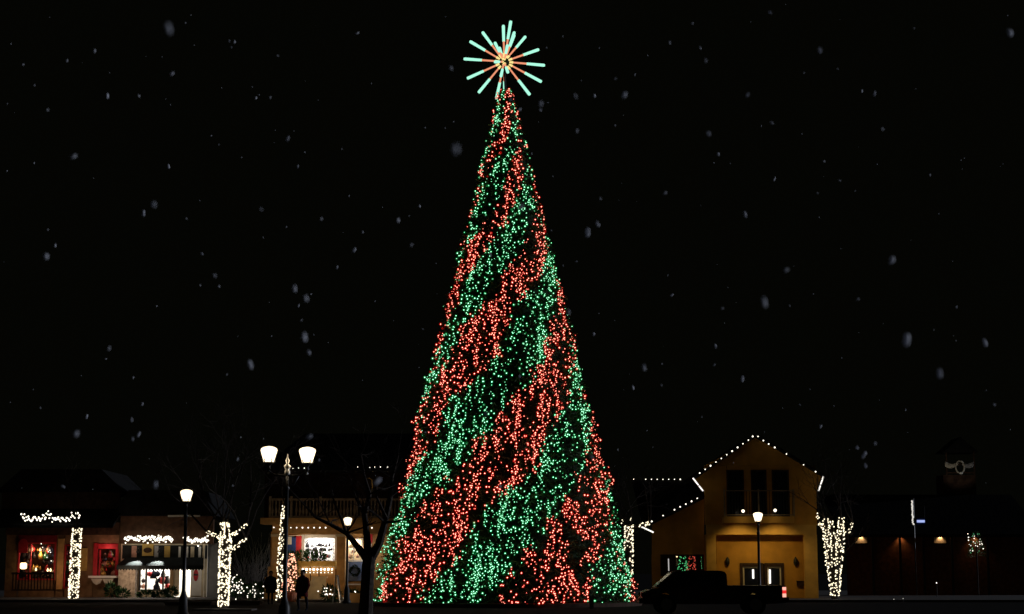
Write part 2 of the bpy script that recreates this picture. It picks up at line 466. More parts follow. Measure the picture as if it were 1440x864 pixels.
# plain bare tree, black against the cottage
D = 62; s = FPX / D
bt = thing('bare_tree', (W(516,864,D).x, D, 0), 'unlit black bare tree forking in front of the cottage', 'tree')
def pth(l): return [W(a, b, D) for a, b, c in l], [.78 * c / s for a, b, c in l]
a, b = pth([(514,868,13),(516,830,11.5),(518,795,11.5),(520,782,11)]); a = [Vector((a[0].x, D, 0))] + a[1:]
MB().tube(a, b, 10).build('trunk', M['bark'], bt)
limbs = [[(517,788,8),(502,768,6),(487,750,4.5),(465,738,3.5),(445,728,2.6),(425,708,1.6),(408,690,.8)],
         [(518,785,8),(516,755,6.5),(514,725,5),(519,695,4),(512,668,2),(508,640,1)],
         [(522,786,8.5),(533,765,7.5),(541,735,6),(548,700,5),(552,672,3),(560,640,1.2)],
         [(487,750,3),(480,730,2.4),(470,705,1.6),(466,680,.8)], [(515,730,3),(500,700,2),(492,672,1)], [(543,728,3),(530,700,2),(528,668,1)]]
for l in limbs:
    a, b = pth(l)
    MB().tube([p + Vector((0, random.uniform(-.4,.4) if i > 1 else 0, 0)) for i, p in enumerate(a)], b, 7).build('limb', M['bark'], bt)
mb = MB()
for l in limbs:
    for q in l[2:]:
        p = W(q[0], q[1], D)
        for k in range(2): bare_limb(mb, p, (random.gauss(0,.8), random.gauss(0,.5), random.uniform(.1,1)), random.uniform(.5,1.3), max(.012, q[2]/s*.35), 2, .5)
mb.build('crown', M['bark'], bt)

# ------------------------------------------------------------------ street lamps
def globe(mb_parent, c, s=1.0):
    """glass that widens upward, with its dome, holder and foot knob"""
    sh = MB().lathe(c, [(.0,.0),(.135*s,.005),(.15*s,.06*s),(.205*s,.24*s),(.225*s,.31*s),(.21*s,.36*s),(.14*s,.40*s),(.04*s,.42*s)], 16).build('lamp_shade', E['lamp'], mb_parent, True)
    MB().lathe(c, [(.05*s,-.22*s),(.06*s,-.16*s),(.035*s,-.13*s),(.09*s,-.06*s),(.13*s,-.03*s),(.14*s,-.002)], 12).build('lamp_holder', M['black'], mb_parent, True)
    lamp_or_fill('POINT', Vector(c) + Vector((0, 0, .2*s)), 28, (1, .78, .5), size=.06)
    f = MB()
    for k in range(5):
        a = k*2*math.pi/5 + .3; f.tube([Vector(c) + Vector((math.cos(a)*r, math.sin(a)*r, z)) for r, z in ((.14*s, -.02), (.18*s, .04*s), (.155*s, .08*s))], .014, 4)
    f.build('scroll', M['black'], mb_parent)
def post(name_root, x, D, z, r=.07):
    mb = MB().lathe((x, D, 0), [(.24,0),(.24,.12),(.17,.2),(.15,.7),(.11,.8),(r,.95),(r*.8,z-.4),(r*1.3,z-.36),(r*.8,z-.3),(r*.7,z)], 12)
    mb.build('pole', M['black'], name_root, True)
def single_lamp(px, py, D, label):
    c = W(px, py, D)
    t = thing('street_lamp', (c.x, D, 0), label, 'street lamp', 'black street lamps with glowing glass shades')
    post(t, c.x, D, c.z - .18); globe(t, c, 1.0)
    return t
single_lamp(262, 705, 61, 'single glowing lamp on a black post before the awning shop')
single_lamp(1066, 733.5, 79, 'single glowing lamp on a black post before the yellow house')
single_lamp(489, 739, 89, 'glowing lamp half hidden behind the boughs of the black bare tree')
D = 45
dl = thing('street_lamp', (W(404,760,D).x, D, 0), 'double armed lamp post with two glowing shades above the cottage porch', 'street lamp', 'black street lamps with glowing glass shades')
c0 = W(404, 668, D); post(dl, c0.x, D, c0.z, .06)
for px, py in ((378, 650), (432, 651)):
    c = W(px, py, D); globe(dl, c, 1.0)
    e = c - Vector((0, 0, .2))
    pts = [c0 + Vector((0,0,-.02)), c0.lerp(e, .3) + Vector((0,0,-.06)), c0.lerp(e, .7) + Vector((0,0,-.09)), e + Vector((0,0,-.04)), e + Vector((0,0,.03))]
    MB().tube(pts, .028, 7).build('arm', M['black'], dl, True)
    MB().tube([c0 + Vector((0,0,-.35)), c0.lerp(e, .35) + Vector((0,0,-.3)), c0.lerp(e, .6) + Vector((0,0,-.1))], .016, 6).build('brace', M['black'], dl, True)
    MB().ico(e + Vector((0,0,-.09)), .035, 1).build('knob', M['pale_metal'], dl, True)
MB().lathe(c0, [(.05,0),(.075,.02),(.075,.1),(.05,.13),(.085,.2),(.09,.24),(.03,.30),(.055,.38),(.02,.46),(.012,.56)], 12).build('finial', M['pale_metal'], dl, True)

# ------------------------------------------------------------------ shared building bits
def dots(label, pxs, D, m, r=.045, group=None, cat='string lights', wire=True):
    return light_string(label, [W(x, y, D) for x, y in pxs], m, r, group, order=True, wire=wire, cat=cat)
def goods(label, group, cat, name, x0, x1, y0, y1, D, n, sizes, mats, rows=0):
    """little displayed things, each its own; they stand on shelves or hang in the window"""
    out = []
    for i in range(n):
        h = random.uniform(*sizes); x = random.uniform(x0, x1); y = random.uniform(y0, y1)
        if rows: y = y0 + (y1 - y0) * (random.randrange(rows) + .5) / rows
        p = W(x, y, D + random.uniform(-.15, .15)); k = random.randrange(3); mb = MB()
        if k == 0: mb.lathe(p - Vector((0,0,h/2)), [(h*.3,0),(h*.34,h*.5),(h*.16,h*.75),(h*.17,h)], 8)
        elif k == 1: mb.ico(p, h*.45, 1).lathe(p + Vector((0,0,h*.4)), [(h*.12,0),(h*.1,h*.14)], 6)
        else: mb.lathe(p - Vector((0,0,h/2)), [(h*.4,0),(h*.28,h*.35),(h*.3,h*.4),(h*.15,h*.7),(h*.02,h)], 7)
        out.append(tag(mb.build(name, M[random.choice(mats)], None, True), label, cat, group))
    return out
def bush(name, label, cat, c, rx, rz, m, n=420, group=None, potted=None):
    t = thing(name, (c.x, c.y, 0), label, cat, group)
    mb = MB()
    for i in range(n):
        d = Vector((random.gauss(0,1), random.gauss(0,1), random.gauss(0,1))).normalized()
        p = c + Vector((d.x*rx, d.y*rx, d.z*rz)) * random.uniform(.55, 1) * (1 + .25*noise.noise(d*2.5 + c))
        mb.leaf(p, d + Vector((0,0,.3)), random.uniform(.12,.26), .07)
    mb.build('foliage', m, t)
    MB().tube([Vector((c.x, c.y, .05)), c], [.04,.02], 6).build('stem', M['bark'], t)
    if potted: MB().lathe((c.x, c.y, .1), [(.22,0),(.3,c.z-rz+.1),(.34,c.z-rz+.16)], 12).build('pot', potted, t)
    return t

# ------------------------------------------------------------------ shop with red front (far left)
D = 103
A = thing('shop', (W(90,840,D).x, D, 0), 'dim red fronted gift shop with a railed porch at far left', 'building')
wall = MB()
for r_ in [(8,735,25,842),(25,735,78,757),(78,735,90,842),(90,735,168,764),(100,764,131,842),(165,764,168,842),(25,816,78,842),(131,814,165,842),(90,828,100,842)]:
    wall.pr(*r_, D, .2)
wall.build('wall', M['shop_brown'], A)
up = MB().pr(2, 690, 168, 733, D + .4, .3); up.build('upper_wall', M['darkwood'], A)
rf = MB(); a, b, c, d_ = PR(0, 718, 172, 738, D)
rf.add([(a, D-2.4, c-.1),(b, D-2.4, c-.1),(b, D+.3, d_+.1),(a, D+.3, d_+.1),(a, D-2.4, c-.25),(b, D-2.4, c-.25),(b, D+.3, d_-.05),(a, D+.3, d_-.05)], [(0,1,2,3),(4,7,6,5),(0,4,5,1),(1,5,6,2),(2,6,7,3),(3,7,4,0)]); rf.build('porch_roof', M['roof'], A)
a, b, c, d_ = PR(-6, 660, 176, 692, D)
MB().poly([(a, c), (b, c), (b-1.5, d_), (a+1.5, d_)], D+.1, D+7).build('roof', M['roof'], A)
inn = MB(); a, b, c, d_ = PR(18, 738, 167, 842, D)
inn.box(a, b, D+2.2, D+2.3, c, d_).box(a, b, D+.25, D+2.2, c-.02, c+.05).box(a, b, D+.25, D+2.2, d_-.05, d_); inn.build('room', M['shop_room'], A)
MB().pr(26,753,80,763,D-.12,.1).build('valance', M['deep_red'], A)
MB().pr(8,735,168,752.5,D-.08,.07).build('shade_board', M['darkwood'], A)  # dark board put in as shade over the wall above the windows
for x0,y0,x1,y1 in ((25,763,78,816),(90,766,100,828)):
    f = MB(); f.pr(x0,y0,x0+2.2,y1,D-.06,.1).pr(x1-2.2,y0,x1,y1,D-.06,.1).pr(x0+2.2,y0,x1-2.2,y0+2,D-.06,.1).pr(x0+2.2,y1-2,x1-2.2,y1,D-.06,.1)
    if x1-x0 > 20: f.pr(42,y0+2,43.5,y1-2,D-.06,.1)
    f.build('window_frame', M['red'], A)
f = MB().pr(131,764,137,813,D-.07,.1).pr(137,765,166,772,D-.07,.1).pr(162,772,166,813,D-.07,.1).pr(139,774,141,813,D-.05,.08); f.build('door_frame', M['red'], A)
MB().pr(80.5,758,88.5,829,D-.2,.18).build('post', M['porch_tan'], A)
MB().pr(113,771,122.5,803,D-.12,.1).build('panel', M['yellow_ochre'], A)
ra = MB().pr(16,805,76,808,D-1.8,.06).pr(16,829,76,831,D-1.8,.06)
for i in range(14): ra.pr(17+i*4.4,808,18.6+i*4.4,829,D-1.78,.04)
ra.build('railing', M['darkwood'], A)
MB().pr(124,810,166,813,D-.7,.6).build('ledge', M['white'], A)
for k, x in enumerate((136, 152)):
    p = [W(x-8,814,D-.75), W(x-5,820,D-.75), W(x,823,D-.75), W(x+5,820,D-.75), W(x+8,814,D-.75)]
    MB().poly([(q.x, q.z) for q in p], D-.78, D-.74).build('bunting', M['pale_fabric'], A)
lamp_or_fill('POINT', W(56, 776, D+.3), 42, (1,.62,.34), size=.25)
lamp_or_fill('POINT', W(149, 772, D-.5), 11, (1,.40,.32), size=.25)  # added fill light near the red door frame
lamp_or_fill('POINT', W(72, 806, D-1.6), 18, (1,.55,.30), size=.15)  # added fill light before the shop front, no fixture
lamp_or_fill('POINT', W(128, 800, D-1.6), 8, (1,.50,.34), size=.15)  # added fill light to bring out the tan panel
goods('small ornament among the crowded goods behind the red framed shop window', 'goods in the red shop window', 'ornament', 'ornament', 29, 76, 768, 812, D+.75, 60, (.15,.5), ['ornament_red','ornament_green','ornament_dark','ornament_gold','pale_fabric','ornament_dark','ornament_dark'], 5)
goods('small ornament stacked inside the red framed doorway of the far left shop', 'goods in the red shop doorway', 'ornament', 'ornament', 141, 162, 776, 811, D+.6, 30, (.15,.42), ['ornament_red','ornament_green','ornament_dark','ornament_gold','pink'], 5)
goods('dark ornament in the narrow red framed window beside the cream post', 'goods in the narrow window', 'ornament', 'ornament', 92, 98, 772, 824, D+.5, 9, (.14,.3), ['ornament_red','ornament_dark','ornament_green'], 4)
p = W(33, 797, D-.5); tl = thing('table_lamp', p - Vector((0,0,.35)), 'small glowing lamp in the lower left of the red shop window', 'lamp')
MB().lathe(p - Vector((0,0,.15)), [(.12,0),(.2,.06),(.2,.32),(.13,.38)], 10).build('lamp_shade', E['candle'], tl, True); MB().lathe(p - Vector((0,0,.4)), [(.1,0),(.03,.05),(.03,.25)], 8).build('lamp_base', M['black'], tl)
for x, y in ((50.5,803),(67,804),(71,804)):
    p = W(x, y, D-.4); tag(MB().lathe(p, [(.03,0),(.06,.05),(.05,.12),(.01,.2)], 8).build('candle', E['candle'], None, True), 'small candle light on the sill of the red shop window', 'candle', 'candles on the red shop sill')
p = W(33, 768, D-.1)
tag(MB().poly([(p.x-.28,p.z-.42),(p.x+.28,p.z-.42),(p.x+.28,p.z+.15),(p.x+.18,p.z+.36),(p.x,p.z+.44),(p.x-.18,p.z+.36),(p.x-.28,p.z+.15)], D-.18, D-.13).build('arched_sign', M['red'], None), 'dark red arched board hanging at the left of the shop window', 'sign')
pts = []
for i in range(64):
    x = 30 + 83 * (i + random.random()) / 64
    pts.append(W(x, 729 + 2.2*math.sin(x*.16) + random.gauss(0, 2.3) - (2 if x > 98 else 0), D - 2.6))
light_string('lumpy garland of white lights along the red shop porch eave', pts, E['white'], .052, 'white light garlands on shop fronts', order=True)
dots('few white sparks in the pine on the red shop window', [(58,765),(60,770),(68,776),(70,774),(71,777),(63,781),(72,789),(66,784)], D-.3, E['white'], .035)

# ------------------------------------------------------------------ shop with black awning
B = thing('shop', (W(235,840,D).x, D, 0), 'shop with black awning, brightly lit window and white door', 'building')
wall = MB()
for r_ in [(169,765,196,842),(196,765,239,797),(239,765,243,842),(243,765,284,796),(268,796,284,842),(196,831,239,842),(284,765,291,842)]: wall.pr(*r_, D, .2)
wall.build('wall', M['cream'], B)
MB().pr(169,725,300,765,D+.05,.3).build('upper_wall', M['brown'], B)
a, b, c, d_ = PR(160, 690, 306, 726, D)
MB().poly([(a, c), (b, c), (b-1, d_), (a+1, d_)], D-.5, D+7).build('roof', M['roof'], B)
MB().pr(236,724.5,281,727,D-.62,.1).build('eave_highlight', M['white'], B)  # white strip stands in for the highlight on the eave
fr = MB().pr(172,767,291,786,D-.1,.09); fr.build('frieze', M['fabric'], B)
for x0,x1,mm in ((185,192,'pink'),(217,222.5,'grey'),(231,239,'yellow_ochre'),(251,254,'white'),(261,264.5,'white'),(268,273,'cream'),(279,282.5,'white')):
    MB().pr(x0,768 if x1<240 else 769,x1,784,D-.16,.05).build('panel', M[mm], B)
sg = MB().pr(200,765,215.5,782,D-.2,.09).build('sign_board', M['yellow_ochre'], B)
p = W(207.7,774,D-.23); MB().ico(p, .27, 1, (1,.08,.62)).build('emblem', M['darkwood'], sg)
aw = MB(); a, b, _, zt = PR(178, 784, 287, 790, D); _, _, zb, _ = PR(178, 784, 287, 795.5, D-1.5)
aw.add([(a, D-.12, zt),(b, D-.12, zt),(b+.25, D-1.5, zb),(a-.25, D-1.5, zb),(a, D-.12, zt-.05),(b, D-.12, zt-.05),(b+.25, D-1.5, zb-.05),(a-.25, D-1.5, zb-.05)], [(0,1,2,3),(4,7,6,5),(0,4,5,1),(1,5,6,2),(2,6,7,3),(3,7,4,0)])
awn = aw.build('awning', M['fabric'], B)
va = MB(); n = 30
for i in range(n):
    x0 = a-.25 + (b-a+.5)*i/n; x1 = a-.25 + (b-a+.5)*(i+1)/n
    va.poly([(x0, zb-.05),(x1, zb-.05),(x1, zb-.2),((x0+x1)/2, zb-.3),(x0, zb-.2)], D-1.52, D-1.5)
va.build('valance', M['fabric'], awn)
inn = MB(); a, b, c, d_ = PR(190, 790, 284, 842, D)
inn.box(a, b, D+1.8, D+1.9, c, d_+.3).box(a, b, D+.25, D+1.8, c, c+.1).box(a, b, D+.25, D+1.8, d_+.2, d_+.3).box(a-.1, a, D+.25, D+1.9, c, d_+.3).box(b, b+.1, D+.25, D+1.9, c, d_+.3); inn.build('room', M['white'], B)
f = MB()
for x in (195,204,228): f.pr(x,797,x+2.5,831,D-.05,.12)
f.pr(197.5,797,238,799,D-.05,.1).pr(197.5,829,238,831,D-.05,.1).build('window_frame', M['black'], B)
MB().pr(239.3,797,243.5,842,D-.14,.12).build('post', M['tan'], B)
MB().pr(243.5,797,252,838,D-.04,.06).build('door', M['cream'], B)
MB().pr(268.5,797,283,838,D-.08,.07).build('door_panel', M['white'], B)
MB().pr(284,766,287,840,D-.2,.1).build('corner_trim', M['cream'], B)
MB().pr(292,764,311,842,D+.3,.2).build('side_wall', M['grey'], B)
lamp_or_fill('AREA', W(218, 797, D+1.0), 75, (1,.93,.86), W(218, 840, D+1.0), 1.6)
lamp_or_fill('AREA', W(262, 797, D+.9), 75, (1,.93,.80), W(262, 840, D+.9), 1.2)
lamp_or_fill('POINT', W(182, 806, D-2.4), 62, (1,.74,.52), size=.2)  # added fill light on the stone pillar
lamp_or_fill('POINT', W(277, 799, D-1.3), 10, (1,.88,.70), size=.2)
for k, x in enumerate((193, 223)):       # two gooseneck lamps over the awning
    p = W(x, 775, D-.9); gl = thing('sign_lamp', p, ['left', 'right'][k] + ' one of two small gooseneck lamps lighting the black awning', 'lamp', 'gooseneck lamps over the awning')
    MB().tube([Vector((p.x, D-.15, p.z-.05)), Vector((p.x, D-.5, p.z+.18)), p + Vector((0,0,.1)), p], .018, 6).build('neck', M['black'], gl)
    MB().lathe(p - Vector((0,0,.1)), [(.1,0),(.05,.1),(.03,.14)], 8).build('hood', M['black'], gl)
    lamp_or_fill('SPOT', p - Vector((0,0,.13)), 520, (.95,1,.92), p + Vector((-.05,-.25,-1)), .03, 75, .5)
goods('garment or trinket silhouetted inside the bright awning shop window', 'goods in the bright shop window', 'goods', 'trinket', 207, 237, 803, 829, D+.5, 20, (.2,.6), ['ornament_dark','ornament_dark','ornament_red','grey','coat'], 3)
goods('garment hanging behind the glass door of the awning shop', 'goods behind the glass door', 'goods', 'trinket', 197, 203, 805, 829, D+.5, 5, (.15,.35), ['ornament_dark','grey','pink'], 3)
p = W(275.5, 809, D-.13); os_ = thing('oval_sign', p, 'red oval sign hung on the white door panel', 'sign')
MB().ico(p, .36, 2, (.42,.1,1)).build('board', M['red'], os_, True); MB().ico(p - Vector((0,.03,-.02)), .14, 1, (1,.12,.5)).build('emblem', M['ornament_dark'], os_)
for x0, x1, lab in ((175,243,'dense garland of white lights above the striped frieze left of the lamp post'),(258,293,'short thick garland of white lights above the frieze right of the lamp post')):
    pts = []
    n = int((x1-x0)*1.45)
    for i in range(n):
        x = x0 + (x1-x0)*(i+random.random())/n
        pts.append(W(x, (758 if x0 < 200 else 760) + random.gauss(0, 2.6), D - .5 + random.uniform(-.1,.1)))
    light_string(lab, pts, E['white'], .056, 'white light garlands on shop fronts', order=True)
# stone pillar with ivy at the left of it
st = thing('stone_pillar', (W(179,840,D-1).x, D-1, 0), 'pale lit stone pillar between the red shop and the awning shop', 'pillar')
MB().pr(166,801,190,842,D-1,.5).build('shaft', M['stone'], st); MB().pr(164,798,192,801,D-1.1,.7).build('cap', M['stone'], st)
for i, (x, y, rx, rz) in enumerate(((157,830,.4,.4),(172,836,.4,.3),(240,834,.35,.3),(228,838,.4,.25),(206,838,.5,.25))):
    c = W(x, y, D-2.2)
    bush('shrub', ['dark shrub at the foot of the stone pillar, porch side','dark shrub right under the stone pillar','dark shrub beside the glass door of the awning shop','low dark shrub left of the awning shop door','low dark shrub under the bright shop window'][i], 'shrub', c, rx, rz, M['bush'], 260, 'shrubs before the shops')

# grey bare shrub beside the wall and lit shrubs
D2 = 95
for (x, y, lab) in ((345,795,'tall leafless grey shrub behind the boughs of the wrapped tree'),(360,800,'shorter leafless grey shrub nearer the cottage')):
    base = W(x, 838, D2); t = thing('bare_shrub', (base.x, D2, .12), lab, 'shrub', 'leafless shrubs'); mb = MB()
    for k in range(16): bare_limb(mb, Vector((base.x + random.gauss(0,.06), D2, .12)), (random.gauss(0,.22), random.gauss(0,.2), 1), random.uniform(1.3,2.3), .025, 1, .3)
    mb.build('branches', mat('grey_bark', (.16,.16,.17), .9, .3, 8, .2), t)
for k, (x, y, rx, rz, n, lab, sl) in enumerate(((334,826,.48,.5,46,'round shrub covered in white lights beside the wrapped tree','white lights scattered over the round shrub'),
                                         (359,831,.42,.4,18,'shrub with a few white lights beside the cottage steps','few white lights on the shrub beside the cottage'))):
    c = W(x, y, 86); bush('shrub', lab, 'shrub', c, rx, rz, M['bush'], 260, 'shrubs with lights')
    pts = [c + Vector((random.gauss(0,1)*rx*.55, -rx*random.uniform(.4,1), random.gauss(0,1)*rz*.5)) for i in range(n)]
    light_string(sl, pts, E['white'], .032, 'light nets on shrubs')
# low stone planters and kerbs close by
def planter(x0, x1, yt, D, th, lab):
    a = W(x0, yt, D); b = W(x1, yt, D)
    t = thing('planter', ((a.x+b.x)/2, D, 0), lab, 'planter', 'low stone planters')
    MB().box(a.x, b.x, D, D+th, 0, a.z-.08).build('wall', M['brick'], t); MB().box(a.x-.06, b.x+.06, D-.06, D+th+.06, a.z-.078, a.z).build('cap', M['kerb'], t)
planter(272, 352, 857, 72, 1.4, 'low stone planter under the tree with three lit boughs')
planter(232, 296, 846, 84, 1.2, 'low stone planter before the awning shop door')
planter(80, 122, 849, 90, 1.4, 'low stone planter under the straight lit trunk')
planter(322, 365, 845, 84.5, .9, 'low stone planter below the lit round shrub')

# ------------------------------------------------------------------ cottage with porch and balcony
D = 97
C = thing('cottage', (W(465,842,D).x, D, 0), 'cottage with balustraded balcony, tan porch and bright display window', 'building')
wall = MB()
for r_ in [(380,748,400,842),(400,748,478,754),(478,748,486,842),(400,778,424,842),(424,800,478,842),(510,745,575,842),(486,745,510,757),(486,818,510,842)]: wall.pr(*r_, D+1.6, .2)
wall.build('wall', M['porch_tan'], C)
MB().pr(372,655,580,731,D+2.2,.3).build('upper_wall', M['darkwood'], C)
a, b, c, d_ = PR(365, 600, 600, 662, D)
MB().add([(a, D-.3, c),(b, D-.3, c),(b-1, D+5, d_),(a+2, D+5, d_),(a, D+10, c),(b, D+10, c)], [(0,1,2,3),(3,2,5,4),(0,3,4),(1,5,2),(0,4,5,1)]).build('roof', M['roof'], C)
MB().pr(366,728.5,575,737,D-.4,2.1).build('balcony_floor', M['porch_tan'], C)
MB().pr(383,737.2,575,751,D+.0,.35).build('porch_beam', M['porch_tan'], C)
bl = MB().pr(378,701,575,704,D-.3,.12).pr(378,725.5,575,728.3,D-.3,.12)
for x in (378,408,449,500,560): bl.pr(x,698,x+3,728,D-.33,.18)
bal = bl.build('balustrade', M['balcony'], C)
k = 0; x = 383.0
while x < 558 and k < 40:
    if min(abs(x-q) for q in (379.5,409.5,450.5,501.5,561.5)) > 3:
        p = W(x, 725.4, D-.24); h = W(x, 704, D-.24).z - p.z
        MB().lathe(p, [(.045,0),(.045,h*.1),(.075,h*.3),(.04,h*.6),(.035,h*.85),(.05,h)], 8).build('baluster', M['balcony'], bal)
    x += 4.8; k += 1
for i, (x0, x1, yb) in enumerate(((382,393,812),(473,485,842))):
    col = MB().pr(x0,751.2,x1,yb,D+.02,.32).build('porch_column', M['porch_tan'], C); MB().pr(x0-1.2,751.3,x1+1.2,755,D-.03,.42).build('capital', M['cream'], col); MB().pr(x0-1.5,yb-6,x1+1.5,yb,D-.04,.44).build('plinth', M['porch_tan'], col)
MB().pr(376,797,392,842,D-.15,.12).pr(372,812,390,842,D-.3,.14).build('porch_pedestal', M['porch_tan'], C)
wf = MB().pr(424,752,428,800,D+1.4,.19).pr(470.5,752,478,800,D+1.4,.19).pr(428,752,470.5,757,D+1.4,.19).build('window_frame', M['white'], C)
box = MB(); a, b, c, d_ = PR(424, 752, 478, 800, D+1.6)
box.box(a, b, D+2.5, D+2.55, c, d_).box(a, b, D+1.82, D+2.5, c-.05, c).build('display_case', M['white'], C)
lamp_or_fill('AREA', W(449, 756, D+1.95), 85, (1,.96,.93), W(449, 800, D+2.2), 1.0)
lamp_or_fill('POINT', W(430, 764, D+.4), 22, (1,.80,.55), size=.15)
lamp_or_fill('POINT', W(440, 797, D-.9), 24, (1,.62,.32), size=.12)
lamp_or_fill('POINT', W(500, 764, D+.3), 12, (1,.85,.62), size=.12)
goods('dark bauble hanging in rows in the bright cottage display window', 'baubles in the cottage window', 'bauble', 'bauble', 431, 468, 763, 776, D+1.8, 26, (.14,.3), ['ornament_dark','ornament_dark','grey'], 2)
goods('trinket on the lower shelf of the bright cottage display window', 'trinkets in the cottage window', 'trinket', 'trinket', 432, 468, 778, 796, D+1.8, 22, (.16,.34), ['ornament_dark','ornament_red','ornament_green','grey'], 2)
fr = thing('picture_frame', W(449,778,D+1.7), 'scrolled dark frame around the bright display window goods', 'frame'); mb = MB()
pts = []
for i in range(90):
    t = i/90*4; e = t % 1
    q = [(430+39*e,761),(469,761+34*e),(469-39*e,795),(430,795-34*e)][int(t)]
    pts.append(W(q[0] + 1.0*math.sin(i*1.9), q[1] + 1.0*math.cos(i*1.9), D+1.72))
mb.tube(pts + [pts[0]], .022, 5).build('scrollwork', M['ornament_dark'], fr)
fl = thing('flag', W(412,756,D+.9), 'blue and red flag with white square hung beside the display window', 'flag')
MB().pr(401,756,416,780,D+.92,.02).build('blue_field', M['blue'], fl); MB().pr(416.1,754,424,778,D+.92,.02).build('red_stripe', M['red'], fl); MB().pr(402,755,410,766,D+.89,.02).build('white_square', M['white'], fl); MB().tube([W(400,754,D+.93), W(425,753,D+.93)], .02, 6).build('rod', M['white'], fl)
tag(MB().pr(474,757,479.5,800,D+1.2,.1).build('curtain', M['pink'], None), 'pinkish curtain strip at the right jamb of the display window', 'curtain')
c = thing('counter', (W(445,842,D+.3).x, D+.3, .12), 'orange tan porch counter fronted by a row of lit white bulbs', 'counter')
MB().pr(412,789,472,797,D+.35,.6).build('top', M['yellow_ochre'], c); MB().pr(414,797.2,470,842,D+.5,.3).build('front', M['porch_tan'], c)
light_string('row of nine pear shaped white bulbs along the porch counter', [W(426+5.1*i, 801, D+.33) for i in range(9)], E['window'], .06, None, order=True)
light_string('row of small dim bulbs under the pear shaped ones on the counter', [W(426+5.1*i, 805.5, D+.4) for i in range(9)], E['white'], .035, None, order=True)
mb_l = ((409,'leafy dark plant at the left end of the counter'),(424,'leafy plant before the red stripe of the flag'),(437,'plant with pale blossoms under the window'),(449,'dark plant trailing under the bright window'))
for x, lab in mb_l: bush('potted_plant', lab, 'plant', W(x, 783, D+.5), .36, .28, M['bush'], 170, 'plants along the porch counter')
goods('pale blossom among the plants below the display window', 'blossoms among the porch plants', 'blossom', 'blossom', 404, 456, 777, 789, D+.12, 14, (.06,.11), ['white','pink','ornament_red'])
# right bay: patchwork lit window, blue door with wreath
bw = MB(); 
for x0,y0,x1,y1 in ((486,757,510,759),(486,788,510,790),(486,759,488,788),(508,759,510,788),(497,759,498.3,788),(488,770,497,771.3),(498.3,774,508,775.3)): bw.pr(x0,y0,x1,y1,D+1.5,.09)
bwo = bw.build('bay_window', M['white'], C)
box = MB(); a, b, c_, d_ = PR(486,757,510,790,D+1.6); box.box(a,b,D+2.4,D+2.45,c_,d_).build('bay_back', M['cream'], C)
lamp_or_fill('AREA', W(498, 758, D+2.05), 55, (1,.86,.62), W(498, 792, D+2.1), .5)
goods('coloured ware crammed in the cottage bay window', 'wares in the bay window', 'goods', 'trinket', 489, 507, 762, 787, D+1.95, 14, (.16,.36), ['cream','ornament_gold','pink','ornament_dark','white'], 3)
dr = MB().pr(487,790.5,510,817,D+1.45,.1).build('door', M['steel_blue'], C); MB().pr(486,821,511,823,D+1.3,.2).build('door_sill', M['white'], C); MB().pr(488,792,490,816,D+1.4,.04).build('door_stile', M['white'], dr)
wr = thing('wreath', W(499,803,D+1.35), 'round dark wreath on the blue cottage door', 'wreath'); mb = MB()
for i in range(260):
    a = random.uniform(0, 6.283); q = W(499,803,D+1.36) + Vector((math.cos(a)*.24, 0, math.sin(a)*.24)); mb.leaf(q, Vector((math.cos(a)*random.gauss(.2,.9), -.5, math.sin(a)*random.gauss(.2,.9))), .14, .04)
mb.build('greenery', M['hedge'], wr)
MB().pr(516,765,522.5,790,D+1.35,.15).build('lit_panel', M['white'], C)
lamp_or_fill('POINT', W(519, 778, D+.7), 16, (1,.96,.9), size=.08)
tag(MB().pr(515,748,524,763,D+1.2,.06).build('banner', M['red'], None), 'dim red banner under the balcony behind the bare tree', 'banner')
dots('evenly spaced white bulbs under the cottage balcony', [(385,742)] + [(409+8.15*i,742.3) for i in range(7)] + [(474,742.5),(515,742.5),(523,742.5)], D-.45, E['white'], .042, 'single file bulb strings on eaves')
dots('faint white bulbs along the cottage roof edge', [(412+8*i, 658.5 + (0 if i % 3 else .5)) for i in range(3)] + [(503,657),(520,657.5),(527,657),(535,657),(545,657),(558,657)], D-.4, E['white'], .03, 'single file bulb strings on eaves')
# stairs and panels in front of the porch
stp = thing('porch_steps', (W(445,845,D-1.5).x, D-1.5, 0), 'tan side panels of the porch steps below the counter', 'steps')
MB().pr(440,813,458,846,D-1.6,.1).build('panel', M['cream'], stp); MB().pr(438,811,460.5,813.2,D-1.68,.2).build('cap', M['cream'], stp)
q = [W(429,846,D-1.5), W(440,846,D-1.5), W(440,813,D-1.5), W(429,828,D-1.5)]
MB().poly([(v.x, v.z) for v in q], D-1.5, D-1.42).build('stringer', M['cream'], stp)
# small red lit tree and its pot
c = W(410, 808, 91); ct = thing('small_christmas_tree', (c.x, 91, 0), 'small bushy tree covered in rosy lights beside the slim lit trunk', 'tree'); mb = MB(); pts = []
for i in range(700):
    u = random.random(); z = c.z - .9 + 2.0*u; r_ = .52*(1-u*.8)*(.6+.4*random.random()); a = random.uniform(0, 6.283)
    mb.leaf((c.x + math.cos(a)*r_, 91 + math.sin(a)*r_, z), (math.cos(a), math.sin(a), .1), .2, .04)
for i in range(150):
    u = random.random()**1.3; z = c.z - .9 + 2.0*u; r_ = .56*(1-u*.8); a = random.uniform(3.2, 6.2)
    pts.append(Vector((c.x + math.cos(a)*r_, 91 + math.sin(a)*r_, z)))
mb.build('crown', M['needle'], ct); MB().lathe((c.x, 91, .05), [(.25,0),(.33,.5),(.3,.5)], 12).build('pot', M['terracotta'], ct); MB().tube([(c.x,91,.4),(c.x,91,c.z+.6)],[.05,.02],6).build('trunk', M['bark'], ct)
